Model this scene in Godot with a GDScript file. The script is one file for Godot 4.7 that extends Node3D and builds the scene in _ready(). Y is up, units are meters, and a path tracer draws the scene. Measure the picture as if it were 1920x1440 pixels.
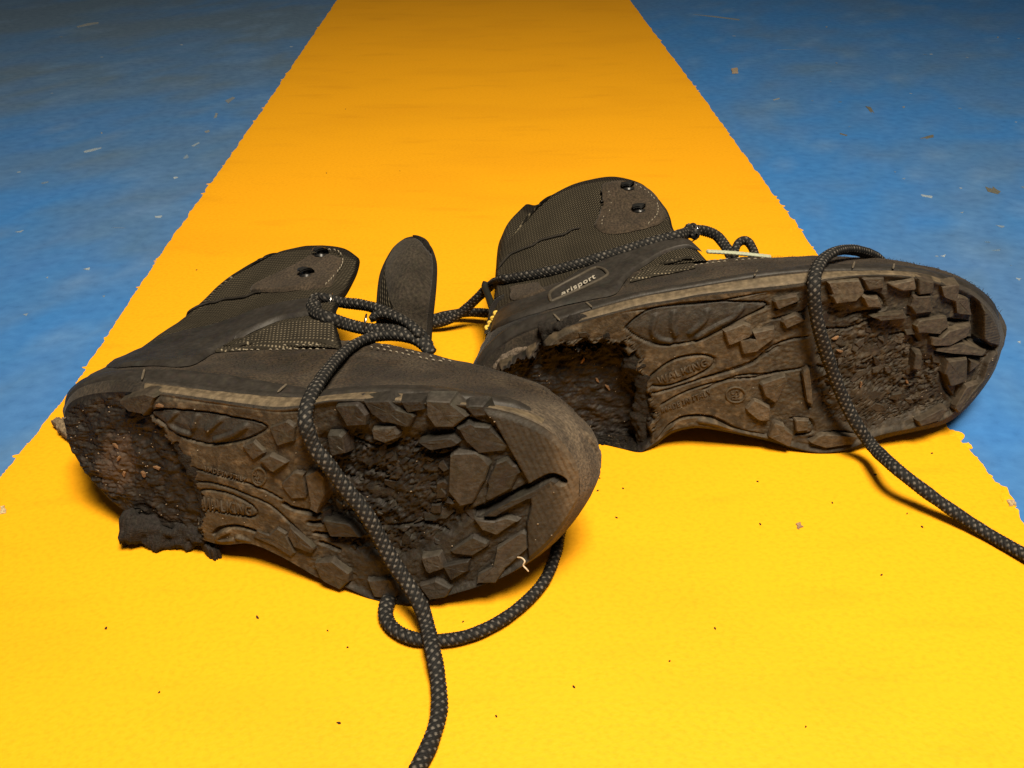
extends Node3D
# Two worn-out hiking boots lying on their sides on a painted garage floor.
# Traced outlines below are in tenths of a millimetre, in each boot's own axes
# (s along the sole, t across it, u out of the sole) or on the floor.

const CAM_HEIGHT := 0.29
const CAM_PITCH := 34.5
const CAM_FOV := 48.455
const EXPOSURE := 1.0

var LEFT := {
	'rows': [[[122,175,-60],[155,248,-60],[238,304,-60],[399,350,-50],[650,385,-20],[958,388,0],[1229,379,0],[1373,401,0],[1558,451,0],[1909,471,-14],[2163,458,-69],[2329,394,-127],[2439,292,-175],[2499,166,-204],[2507,42,-208]],
		[[85,169,-100],[128,260,-100],[225,333,-100],[402,386,-90],[583,399,-90],[920,395,-90],[1324,404,-90],[1512,436,-90],[1692,466,-90],[1941,461,-109],[2137,434,-151],[2308,389,-208],[2450,292,-270],[2533,161,-312],[2554,55,-313]],
		[[53,170,-140],[105,263,-140],[207,342,-140],[377,390,-140],[561,397,-140],[886,389,-140],[1295,396,-140],[1487,425,-140],[1669,455,-140],[1924,463,-156],[2123,441,-197],[2297,394,-254],[2446,304,-318],[2541,170,-366],[2567,81,-350]],
		[[-37,140,-240],[23,236,-240],[132,323,-240],[319,378,-240],[544,407,-240],[700,419,-240],[958,413,-240],[1199,396,-240],[1353,391,-240],[1536,422,-240],[1788,451,-242],[1957,443,-261],[2230,397,-310],[2407,325,-360],[2518,234,-384],[2564,132,-379]],
		[[-10,80,-450],[10,220,-450],[43,286,-450],[193,345,-450],[442,378,-450],[737,391,-450],[1020,390,-450],[1269,400,-450],[1506,417,-450],[1761,422,-451],[2004,405,-460],[2214,361,-485],[2379,307,-488],[2492,231,-471],[2553,154,-413]],
		[[10,80,-600],[40,240,-600],[141,330,-600],[394,372,-600],[620,380,-600],[936,410,-600],[1194,419,-600],[1428,423,-600],[1719,415,-600],[1914,402,-585],[2091,385,-579],[2237,359,-572],[2396,284,-535],[2493,217,-491],[2555,149,-414]],
		[[20,100,-760],[50,250,-760],[150,329,-750],[442,356,-760],[642,378,-760],[844,412,-760],[1113,423,-760],[1226,432,-760],[1367,430,-760],[1505,415,-760],[1658,398,-760],[1801,383,-733],[1990,373,-697],[2219,339,-646],[2384,267,-590],[2490,201,-520],[2554,139,-423]]],
	'under': [[122,175,-60],[130,39,-60],[189,-93,-60],[294,-220,-60],[410,-269,-50],[615,-304,-40],[803,-319,-10],[920,-322,0],[1060,-294,0],[1189,-328,0],[1289,-372,0],[1389,-419,0],[1515,-444,0],[1639,-485,0],[1764,-485,-1],[1885,-460,-11],[2002,-410,-29],[2114,-367,-55],[2223,-316,-87],[2329,-239,-127],[2411,-148,-162],[2476,-41,-193],[2507,42,-208]],
	'shaft': [[[-10,60,-600],[50,220,-580],[31,270,-570],[151,316,-600],[394,372,-600],[623,397,-600],[878,413,-600],[1109,433,-600],[1285,436,-610]],
		[[-10,100,-800],[30,260,-800],[114,346,-780],[178,367,-820],[405,374,-820],[622,415,-800],[805,452,-820],[976,486,-860],[1100,506,-900]],
		[[-10,140,-1050],[40,300,-1050],[117,363,-1010],[177,377,-1060],[358,397,-1060],[571,443,-1050],[782,496,-1050],[925,521,-1080],[1040,541,-1100]],
		[[10,200,-1260],[70,360,-1260],[139,417,-1190],[183,444,-1250],[313,466,-1280],[505,504,-1280],[697,537,-1270],[861,548,-1270],[993,520,-1270]],
		[[60,320,-1480],[140,460,-1480],[184,503,-1370],[245,538,-1450],[374,571,-1500],[577,589,-1500],[782,595,-1500],[959,578,-1460]],
		[[140,460,-1600],[240,560,-1600],[317,602,-1520],[393,626,-1600],[503,647,-1660],[634,659,-1680],[782,652,-1660],[926,626,-1560]]],
	'tongue': [[[1284,368,-1040],[1419,398,-980],[1548,368,-1000]],
		[[1274,465,-1080],[1414,493,-1020],[1535,444,-1060]],
		[[1260,536,-1130],[1418,569,-1050],[1536,535,-1100]],
		[[1233,620,-1240],[1410,657,-1140],[1506,619,-1220]],
		[[1227,680,-1350],[1383,725,-1260],[1468,687,-1330]],
		[[1236,725,-1440],[1358,762,-1380],[1408,730,-1430]],
		[[1258,744,-1480],[1335,765,-1440],[1365,745,-1470]]],
	'heel_poly': [[152,437],[450,395],[616,380],[668,358],[662,300],[711,204],[756,158],[781,70],[813,22],[831,-29],[841,-81],[817,-277],[793,-423],[-108,-575]],
	'torn_poly': [[1445,270],[1583,324],[1689,332],[1898,343],[2030,356],[2048,243],[1992,108],[2003,5],[2099,-19],[1983,-118],[1950,-183],[1803,-261],[1616,-271],[1446,-225],[1421,-46]],
	'lens': [[639,299],[720,323],[812,329],[951,333],[1069,323],[1186,313],[1222,295],[1178,259],[1093,218],[976,188],[893,182],[814,200],[737,239],[639,299]],
	'bumper': [[2135,456],[2186,396],[2240,281],[2308,129],[2322,17],[2304,-69],[2311,-240],[2359,-440],[2760,-327],[2729,382],[2389,542]],
	'grooves': [[9,16,[[639,299],[720,323],[812,329],[951,333],[1069,323],[1186,313],[1222,295],[1178,259],[1093,218],[976,188],[893,182],[814,200],[737,239],[639,299]]],[9,14,[[664,380],[878,379],[1077,377],[1271,372],[1379,387]]],[9,14,[[818,53],[974,35],[1101,12],[1179,-10],[1244,-38]]],[9,14,[[819,-15],[912,-10],[1014,-25],[1101,-50],[1175,-72],[1238,-117],[1292,-171],[1353,-237]]],[9,14,[[842,-58],[886,-47],[969,-48],[1049,-70],[1102,-99],[1119,-126],[1103,-149],[1053,-155],[953,-151],[848,-147]]],[14,20,[[879,-274],[909,-243],[950,-226],[1011,-214],[1077,-221],[1156,-249]]],[26,45,[[2110,-10],[2180,24],[2287,79],[2357,125],[2406,146],[2444,120]]],[16,30,[[1261,-64],[1311,-81],[1369,-89],[1415,-102]]],[14,25,[[1363,-143],[1415,-144]]],[14,28,[[1390,-193],[1437,-198],[1475,-213]]],[12,20,[[1409,-236],[1447,-251],[1490,-265]]],[8,22,[[1579,278],[1683,257],[1755,257],[1805,295]]],[8,20,[[1366,-145],[1500,-115],[1594,-128]]],[8,20,[[1864,259],[1953,231],[2012,250]]],[10,22,[[2140,202],[2131,127],[2093,42],[2055,-10]]],[8,18,[[1872,-20],[1909,-61],[2002,-38]]],[8,18,[[1738,-124],[1876,-90],[1983,-118]]],[10,22,[[2031,364],[2082,405],[2178,364]]]],
	'ribs': [[[784,315],[743,271],[761,234],[833,218]],[[890,311],[866,261]],[[1003,308],[938,254]],[[1120,290],[1057,245],[963,206]],[[956,-244],[914,-268],[893,-294],[912,-308],[974,-294]],[[1003,-272],[1055,-285]]],
	'lugs': [[[1240,295],[1331,350],[1357,316],[1351,263],[1269,222]],[[1102,202],[1162,236],[1210,184],[1141,144]],[[1181,141],[1242,188],[1310,146],[1229,93]],[[1261,33],[1333,106],[1379,105],[1374,-7],[1300,-33]],[[1386,106],[1452,146],[1479,110],[1474,32],[1429,-71],[1396,-52]],[[1083,-249],[1108,-215],[1168,-231],[1215,-182],[1256,-209],[1285,-301],[1274,-325],[1201,-290]],[[1261,-204],[1282,-161],[1307,-188],[1387,-255],[1380,-285],[1293,-270]],[[1380,-330],[1462,-306],[1537,-350],[1532,-408],[1492,-454],[1406,-421]],[[1630,-381],[1743,-361],[1759,-424],[1744,-465],[1641,-455]],[[1865,-372],[1923,-339],[1999,-371],[1982,-419],[1910,-443]],[[1973,-262],[2080,-231],[2071,-295],[2001,-334]],[[1998,-206],[2090,-119],[2163,-155],[2088,-222]],[[2107,-36],[2187,-46],[2230,-30],[2279,-50],[2193,-116],[2135,-88]],[[2184,-187],[2301,-104],[2307,-193],[2227,-270],[2182,-341],[2107,-350],[2108,-303],[2175,-277]],[[1551,435],[1649,453],[1693,410],[1682,369],[1592,351]],[[1666,463],[1784,482],[1819,446],[1884,419],[1859,370],[1761,378],[1709,412]],[[1828,470],[1917,483],[1922,452],[1855,425]],[[1931,484],[2031,487],[2091,426],[2048,378],[1969,376],[1932,429]],[[2086,464],[2148,464],[2174,425],[2112,418]],[[2048,374],[2104,390],[2173,370],[2241,296],[2227,272],[2122,258],[2081,306]],[[2023,265],[2122,266],[2167,217],[2140,126],[2095,41],[2043,15],[2002,99]],[[2191,212],[2233,231],[2267,205],[2281,163],[2245,89],[2153,50],[2158,126]],[[1704,343],[1806,362],[1819,327],[1755,288],[1708,299]],[[1900,308],[2025,330],[2053,306],[1936,278]],[[1505,299],[1572,307],[1581,234],[1513,209]],[[2144,-14],[2259,50],[2405,136],[2423,122],[2329,58],[2194,-16]],[[1447,-106],[1575,-113],[1613,-171],[1465,-185]],[[1880,-233],[1959,-208],[1972,-271],[1901,-304]],[[1412,127],[1462,125],[1460,-23],[1391,-60]],[[516,345],[559,369],[664,392],[705,388],[677,331],[626,287],[552,294]]],
	'text': {'walking': ['WALKING',[[848,-150],[1092,-145],[1094,-96],[858,-85]]],'made': ['MADE IN ITALY',[[881,51],[1086,22],[1093,43],[889,75]]],'mark': ['RS',[[1159,19],[1149,94],[1123,83],[1133,24]]]},
	'circle': [[1154,57],[1187,61],[1148,16]],
	'heel_strap': [[[292,372,-265],[395,390,-259],[507,402,-266],[635,416,-243],[688,413,-300],[635,385,-496],[632,380,-646],[694,413,-704],[744,436,-792],[814,461,-856],[909,480,-873],[1009,497,-890]],
		[[262,365,-280],[344,380,-300],[425,386,-347],[512,391,-378],[552,384,-460],[551,377,-596],[605,398,-673],[648,415,-766],[705,439,-847],[783,465,-902],[885,486,-919],[988,504,-932]],
		[[230,357,-297],[288,368,-346],[338,369,-433],[396,373,-504],[448,376,-577],[488,383,-666],[532,392,-764],[596,415,-836],[660,440,-912],[750,468,-953],[860,492,-966],[964,509,-979]],
		[[194,347,-319],[227,353,-398],[257,356,-511],[278,356,-631],[335,367,-705],[388,371,-785],[456,385,-859],[534,411,-919],[611,439,-982],[714,470,-1008],[833,497,-1015],[938,514,-1030]],
		[[149,333,-349],[156,335,-459],[151,332,-617],[183,354,-729],[237,368,-811],[308,372,-877],[384,382,-948],[475,409,-999],[565,441,-1048],[679,474,-1061],[807,504,-1063],[911,520,-1082]]],
	'mesh_panel': [[[614,382,-528],[687,386,-554],[782,394,-573],[873,403,-587],[968,411,-597],[1067,416,-607],[1151,419,-618],[1235,423,-636]],
		[[614,382,-535],[677,385,-575],[759,393,-613],[854,415,-620],[944,427,-638],[1046,439,-643],[1136,445,-647],[1224,447,-655]],
		[[614,382,-542],[666,384,-596],[761,408,-616],[826,421,-667],[909,437,-696],[1008,451,-706],[1102,458,-709],[1195,460,-706]],
		[[614,381,-548],[655,382,-618],[743,410,-647],[798,427,-715],[872,447,-757],[969,463,-772],[1068,472,-772],[1166,472,-759]],
		[[614,381,-555],[643,381,-641],[725,413,-680],[768,434,-765],[834,456,-820],[927,476,-841],[1033,487,-839],[1136,485,-813]]],
	'hook_patch': [[[419,471,-1242],[504,481,-1218],[591,492,-1194],[673,506,-1175],[746,519,-1170],[815,528,-1172],[876,534,-1188],[919,535,-1229]],
		[[413,473,-1250],[489,488,-1245],[569,503,-1240],[644,520,-1241],[708,535,-1258],[768,548,-1281],[839,552,-1292],[896,550,-1317]],
		[[406,475,-1259],[474,495,-1273],[546,515,-1288],[614,534,-1309],[670,553,-1347],[721,568,-1394],[803,572,-1397],[876,568,-1399]],
		[[399,477,-1267],[458,502,-1301],[523,526,-1334],[585,550,-1376],[634,573,-1435],[677,593,-1500],[768,594,-1498],[858,588,-1480]],
		[[393,479,-1275],[444,510,-1328],[502,539,-1380],[557,568,-1440],[602,596,-1516],[643,624,-1591],[742,623,-1585],[846,611,-1550]]],
	'stitch': [[[607,379,-608],[660,383,-619],[741,392,-625],[834,410,-601],[908,416,-605],[983,424,-605],[1059,431,-605],[1137,436,-609],[1189,438,-615]],
		[[642,383,-555],[696,387,-563],[776,394,-570],[850,400,-574],[923,406,-578],[993,411,-585],[1063,415,-594],[1138,418,-604],[1190,420,-611]],
		[[1393,426,-678],[1432,423,-674],[1488,420,-667],[1544,418,-657],[1598,416,-645],[1654,415,-631],[1702,413,-621],[1756,410,-618],[1790,407,-624]],
		[[1428,424,-717],[1466,420,-714],[1521,416,-709],[1574,413,-700],[1626,410,-689],[1678,407,-678],[1727,404,-670],[1783,401,-657],[1822,399,-649]],
		[[659,622,-1584],[698,626,-1595],[753,630,-1606],[808,622,-1582],[860,597,-1512],[881,576,-1438],[889,558,-1354],[896,543,-1270],[899,535,-1202]]],
	'hooks': [[701,612,-1555],[727,553,-1322]],
	'marks': [[[497,401,-203],[567,398,-93]],[[1212,396,-211],[1224,398,-111]]],
	'wall': [[744,228],[769,138],[798,61],[832,-9],[832,-109],[819,-214],[786,-306]],
	'chips': [[413,36],[415,-48],[531,-38],[590,5],[396,87],[710,343]],
}
var RIGHT := {
	'rows': [[[-50,20,-160],[-38,20,-150],[33,77,-150],[73,142,-150],[189,179,-140],[283,236,-100],[396,310,-40],[539,363,0],[797,413,0],[955,428,0],[1112,447,0],[1436,454,0],[1613,465,0],[1714,481,0],[1882,489,-2],[2097,460,-22],[2270,403,-55],[2444,326,-104],[2580,214,-152],[2664,101,-186],[2698,-6,-201]],
		[[-70,20,-190],[-65,36,-190],[13,123,-190],[135,210,-180],[281,287,-130],[405,342,-90],[556,383,-90],[809,434,-90],[1128,468,-90],[1399,491,-90],[1653,499,-90],[1865,487,-91],[2121,457,-116],[2305,400,-154],[2513,297,-217],[2670,161,-279],[2743,42,-292],[2769,-49,-295]],
		[[-80,20,-220],[-77,48,-220],[2,136,-220],[128,235,-210],[283,305,-170],[407,350,-140],[560,385,-140],[814,434,-140],[1138,468,-140],[1411,494,-140],[1668,496,-140],[1882,484,-142],[2143,452,-169],[2330,394,-210],[2557,281,-283],[2729,124,-356],[2793,-4,-357],[2805,-60,-353]],
		[[-90,20,-280],[-82,55,-280],[-14,150,-280],[115,259,-270],[291,332,-240],[538,375,-240],[748,403,-240],[1181,450,-240],[1520,477,-240],[1698,489,-240],[1918,473,-243],[2140,439,-269],[2371,374,-302],[2578,278,-351],[2736,148,-389],[2830,-13,-405]],
		[[-60,20,-450],[-66,40,-450],[-8,146,-450],[141,267,-450],[382,342,-450],[705,384,-450],[995,416,-450],[1281,438,-450],[1576,448,-450],[1851,440,-451],[2112,407,-474],[2352,354,-496],[2564,277,-506],[2728,176,-506],[2804,80,-462],[2840,-18,-431]],
		[[-40,30,-620],[-10,127,-600],[45,187,-620],[186,299,-620],[450,374,-620],[722,409,-620],[1020,407,-620],[1316,415,-620],[1622,418,-620],[1907,404,-623],[2142,377,-629],[2338,345,-602],[2536,288,-575],[2727,182,-535],[2813,74,-466],[2843,-16,-442]],
		[[-20,30,-780],[20,240,-780],[300,310,-780],[900,360,-780],[1200,386,-800],[1660,384,-760],[1934,381,-705],[2154,367,-661],[2348,334,-625],[2548,274,-600],[2736,167,-549],[2822,59,-481],[2845,-14,-453]]],
	'under': [[-50,20,-160],[-61,-67,-150],[-9,-184,-150],[99,-295,-140],[296,-404,-130],[499,-436,-100],[668,-442,-40],[765,-417,0],[862,-356,0],[936,-297,0],[1034,-273,0],[1118,-279,0],[1286,-324,0],[1469,-382,0],[1586,-436,0],[1737,-483,0],[1894,-470,-2],[2040,-410,-14],[2253,-395,-51],[2408,-383,-92],[2535,-312,-135],[2660,-165,-185],[2698,-6,-201]],
	'shaft': [[[-50,40,-560],[-30,120,-560],[-9,113,-550],[60,204,-570],[156,296,-580],[417,352,-580],[718,403,-580],[1020,420,-620],[1261,429,-640]],
		[[-30,80,-800],[-10,160,-800],[38,233,-770],[78,273,-800],[196,317,-800],[425,364,-800],[738,423,-800],[1019,459,-820],[1208,474,-850]],
		[[10,120,-1050],[30,200,-1050],[45,298,-1010],[80,327,-1050],[211,371,-1050],[469,418,-1050],[763,465,-1050],[989,493,-1060],[1136,509,-1080]],
		[[30,240,-1300],[50,330,-1300],[68,360,-1220],[129,415,-1280],[280,474,-1310],[519,524,-1310],[788,549,-1300],[1022,564,-1300],[1141,548,-1300]],
		[[60,400,-1500],[120,500,-1500],[159,471,-1400],[232,525,-1470],[393,590,-1510],[604,646,-1510],[810,663,-1500],[998,644,-1500],[1111,582,-1460]],
		[[180,520,-1630],[240,600,-1630],[312,619,-1520],[421,662,-1600],[581,707,-1660],[776,729,-1680],[903,714,-1650],[1017,670,-1600],[1075,599,-1550]]],
	'heel_poly': [[-195,121],[39,109],[182,178],[288,253],[377,240],[525,246],[726,233],[765,157],[798,69],[821,-18],[841,-127],[861,-253],[848,-381],[777,-507],[-259,-430]],
	'torn_poly': [[1643,351],[1765,342],[1890,305],[2110,218],[2200,124],[2250,15],[2362,-52],[2372,-197],[2424,-287],[2218,-343],[1949,-382],[1741,-284],[1687,-107],[1687,171]],
	'lens': [[722,310],[765,352],[848,398],[971,415],[1135,415],[1298,402],[1420,384],[1429,370],[1300,310],[1178,248],[1079,211],[928,200],[845,220],[771,262],[722,310]],
	'bumper': [[2470,353],[2529,289],[2572,52],[2664,-36],[2620,-91],[2604,-184],[2541,-246],[2489,-312],[2465,-355],[2545,-539],[3054,-394],[2880,335],[2528,498]],
	'grooves': [[9,18,[[722,310],[765,352],[848,398],[971,415],[1135,415],[1298,402],[1420,384],[1429,370],[1300,310],[1178,248],[1079,211],[928,200],[845,220],[771,262],[722,310]]],[8,14,[[424,365],[642,388],[955,407],[1135,410],[1418,444]]],[10,18,[[824,9],[885,70],[970,119],[1071,134],[1138,124],[1168,99],[1147,59],[1054,10],[926,-28],[849,-22]]],[9,15,[[849,-69],[969,-40],[1097,-3],[1223,34],[1349,71],[1431,111],[1488,143]]],[9,15,[[899,-131],[1012,-72],[1140,-34],[1267,-16],[1394,-16],[1494,4]]],[9,16,[[1115,3],[1250,30],[1367,68],[1432,127],[1530,174],[1636,184]]],[9,15,[[1116,-63],[1285,0],[1454,-4],[1654,18]]],[14,22,[[880,-327],[924,-270],[994,-221],[1072,-212],[1159,-229],[1229,-273],[1317,-320],[1432,-358]]],[34,50,[[2492,305],[2522,183],[2542,59],[2528,25]]],[30,50,[[2473,56],[2569,20],[2685,-31]]],[20,40,[[2366,186],[2499,142]]],[9,26,[[1748,352],[1891,392],[1975,375],[2007,302],[1916,294],[1827,267]]],[8,22,[[1725,213],[1856,211],[1953,246],[2141,249]]],[9,22,[[2048,146],[2161,148],[2212,95]]],[14,30,[[2366,-81],[2390,-182],[2453,-273]]],[12,30,[[2454,-353],[2473,-210]]],[9,20,[[1577,-272],[1673,-289],[1694,-360],[1608,-373]]],[8,22,[[1614,-7],[1636,-103],[1669,-220]]],[10,22,[[2268,-362],[2396,-300]]],[14,24,[[2314,22],[2476,-29],[2617,-71]]],[8,20,[[1697,15],[1757,-18]]],[10,22,[[1679,-399],[1816,-369],[1933,-410]]],[9,20,[[1472,347],[1584,382]]],[9,20,[[1466,295],[1580,313],[1635,352]]]],
	'ribs': [[[872,361],[854,282],[887,235],[945,217]],[[963,371],[954,310],[970,255]],[[1127,367],[1111,316],[1045,258]],[[1299,371],[1259,322],[1177,284],[1079,229]],[[874,-324],[910,-287],[949,-260]],[[1050,-268],[1107,-287]],[[1098,-244],[1163,-261],[1242,-302],[1291,-335]]],
	'lugs': [[[1706,477],[1857,473],[1882,411],[1858,371],[1754,362],[1731,407]],[[1877,475],[1975,470],[1980,419],[1898,418]],[[2014,440],[2131,451],[2145,398],[2070,391]],[[2153,440],[2237,426],[2245,367],[2166,370]],[[2133,357],[2229,352],[2259,260],[2152,268],[2129,314]],[[2278,387],[2379,379],[2393,316],[2459,286],[2486,192],[2403,217],[2372,298],[2303,332]],[[2183,228],[2338,216],[2358,172],[2321,134],[2191,160],[2173,203]],[[2367,143],[2481,148],[2471,86],[2369,61],[2264,80],[2259,122],[2325,111]],[[2296,47],[2445,64],[2611,-19],[2594,-44],[2415,6]],[[2371,-22],[2496,-39],[2511,-166],[2414,-182],[2363,-96]],[[2508,-52],[2575,-81],[2519,-120]],[[2186,52],[2229,31],[2227,-61],[2189,-45]],[[1206,256],[1304,301],[1341,272],[1351,227],[1233,182]],[[1290,205],[1364,208],[1354,249],[1452,254],[1471,209],[1383,134],[1308,131]],[[1500,290],[1563,316],[1613,286],[1518,249]],[[1397,-42],[1522,-5],[1531,-34],[1487,-163],[1426,-120]],[[1334,-190],[1375,-135],[1462,-190],[1448,-266],[1396,-253]],[[1452,-356],[1475,-278],[1536,-303],[1582,-365],[1568,-424]],[[1671,-412],[1720,-371],[1922,-398],[1899,-440],[1761,-459]],[[1450,399],[1558,420],[1579,389],[1472,354]],[[1884,390],[1955,379],[1985,319],[1919,322]],[[1943,280],[2103,279],[2115,246],[1962,258]],[[1617,6],[1645,27],[1670,-186],[1649,-175]],[[1586,-277],[1663,-283],[1666,-332],[1602,-342]],[[2243,-347],[2381,-296],[2408,-312],[2371,-368],[2257,-384]],[[2454,-318],[2527,-199],[2622,-204],[2582,-281],[2479,-354]]],
	'text': {'walking': ['WALKING',[[883,-15],[1138,71],[1123,109],[873,26]]],'made': ['MADE IN ITALY',[[898,-182],[1156,-93],[1148,-62],[894,-153]]],'mark': ['RS',[[1303,-136],[1293,-77],[1252,-82],[1258,-132]]]},
	'circle': [[1279,-105],[1328,-109],[1280,-148]],
	'heel_strap': [[[13,167,-448],[133,270,-298],[243,317,-257],[356,346,-246],[472,364,-255],[594,382,-251],[704,393,-280],[790,400,-509],[910,423,-654],[1030,448,-757],[1154,461,-793],[1239,449,-731]],
		[[13,163,-494],[120,258,-397],[233,310,-337],[346,340,-327],[459,357,-359],[579,370,-402],[691,382,-444],[778,410,-575],[898,429,-702],[1019,453,-788],[1143,466,-820],[1229,458,-771]],
		[[14,159,-541],[108,247,-498],[222,301,-424],[335,332,-413],[445,353,-454],[560,376,-506],[672,396,-541],[767,414,-665],[885,435,-752],[1007,458,-819],[1132,471,-848],[1219,466,-811]],
		[[16,159,-577],[94,233,-608],[212,299,-493],[324,331,-483],[430,360,-523],[540,390,-590],[654,399,-678],[755,420,-750],[872,441,-803],[996,462,-854],[1121,475,-878],[1208,474,-850]],
		[[18,163,-603],[84,247,-643],[202,301,-554],[313,336,-538],[415,367,-594],[522,379,-757],[635,406,-810],[742,428,-834],[859,447,-857],[984,466,-890],[1111,479,-909],[1196,480,-887]]],
	'mesh_panel': [[[792,394,-444],[835,399,-452],[895,406,-463],[951,411,-475],[1006,415,-484],[1057,418,-493],[1118,421,-507],[1165,423,-521]],
		[[801,396,-463],[844,401,-477],[903,407,-500],[960,411,-524],[1016,413,-549],[1069,413,-571],[1130,414,-587],[1177,414,-594]],
		[[810,398,-480],[852,404,-501],[912,410,-535],[969,411,-577],[1030,405,-634],[1085,400,-677],[1145,401,-683],[1190,404,-674]],
		[[820,401,-496],[861,407,-524],[920,411,-574],[984,397,-673],[1031,423,-637],[1081,428,-652],[1139,429,-651],[1183,428,-644]],
		[[829,403,-512],[869,409,-547],[932,406,-635],[982,423,-644],[1037,431,-675],[1086,436,-690],[1143,437,-685],[1186,435,-672]]],
	'hook_patch': [[[659,513,-1242],[705,487,-1156],[774,483,-1114],[843,487,-1099],[912,496,-1102],[984,506,-1113],[1053,517,-1138],[1118,538,-1236]],
		[[676,530,-1278],[718,520,-1245],[768,527,-1248],[840,532,-1245],[912,538,-1243],[985,543,-1240],[1052,545,-1240],[1108,552,-1288]],
		[[694,547,-1313],[731,557,-1326],[761,579,-1361],[834,587,-1367],[910,589,-1365],[984,586,-1357],[1049,575,-1338],[1097,566,-1338]],
		[[711,565,-1345],[743,598,-1396],[751,637,-1457],[826,648,-1471],[905,645,-1473],[982,633,-1465],[1046,607,-1434],[1085,581,-1387]],
		[[729,584,-1375],[755,640,-1463],[743,692,-1578],[821,704,-1607],[903,698,-1605],[981,678,-1588],[1043,638,-1541],[1073,597,-1434]]],
	'suede_patch': [[[146,292,-650],[164,285,-595],[192,297,-560],[225,309,-544],[257,319,-538],[288,329,-538],[319,338,-546],[341,345,-553]],
		[[141,291,-690],[161,299,-617],[188,307,-594],[218,315,-586],[249,322,-586],[279,331,-581],[309,340,-581],[330,346,-584]],
		[[137,291,-727],[157,298,-683],[182,306,-664],[211,314,-653],[241,320,-647],[270,329,-636],[299,338,-628],[319,344,-624]],
		[[132,292,-762],[152,299,-745],[177,306,-730],[204,313,-718],[232,319,-708],[260,325,-698],[288,331,-691],[308,334,-686]],
		[[128,294,-794],[148,302,-799],[171,309,-790],[197,315,-777],[224,320,-764],[251,325,-749],[278,330,-734],[297,333,-724]]],
	'stitch': [[[799,396,-463],[893,406,-494],[989,412,-533],[1092,413,-575],[1193,414,-603],[1295,415,-618],[1394,417,-619],[1494,420,-611],[1580,422,-604]],
		[[812,400,-493],[884,408,-523],[964,411,-563],[1049,408,-616],[1131,405,-654],[1216,404,-679],[1300,403,-697],[1392,402,-707],[1459,400,-715]],
		[[778,649,-1475],[782,631,-1444],[785,607,-1405],[782,585,-1370],[773,565,-1335],[755,549,-1305],[729,537,-1283],[713,521,-1249],[708,505,-1207]],
		[[955,665,-1534],[986,650,-1510],[1023,628,-1475],[1049,605,-1429],[1067,582,-1369],[1067,558,-1290],[1047,537,-1212],[1009,519,-1156],[975,506,-1118]]],
	'hooks': [[906,658,-1501],[951,559,-1291]],
	'marks': [[[366,341,-166],[398,333,-77]],[[539,377,-209],[565,385,-97]],[[1929,468,-267],[1860,488,-99]],[[1428,471,-239],[1375,489,-87]],[[2128,443,-259],[2063,466,-108]]],
	'wall': [[760,172],[770,69],[819,-48],[817,-144],[793,-240],[796,-330],[781,-400]],
	'hang': [[378,288],[418,262],[486,266],[554,283],[620,269],[687,255],[736,210],[755,154]],
	'chips': [[502,90],[578,-34],[633,-82],[1778,164],[1800,90],[1934,-113],[2185,-133]],
	'heel_stitch': [[49,217,-656],[32,191,-639],[11,163,-639],[-7,139,-637],[-22,126,-588]],
	'logo': [[425,354,-312],[622,381,-498],[614,394,-557],[420,349,-419]],
	'logo_frame': [[360,344,-306],[649,386,-508],[678,404,-577],[628,395,-688],[534,389,-593],[368,342,-491]],
	'aglet': [[1271,438,-790],[1396,421,-790],[1503,403,-790],[1644,376,-790]],
}
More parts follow.
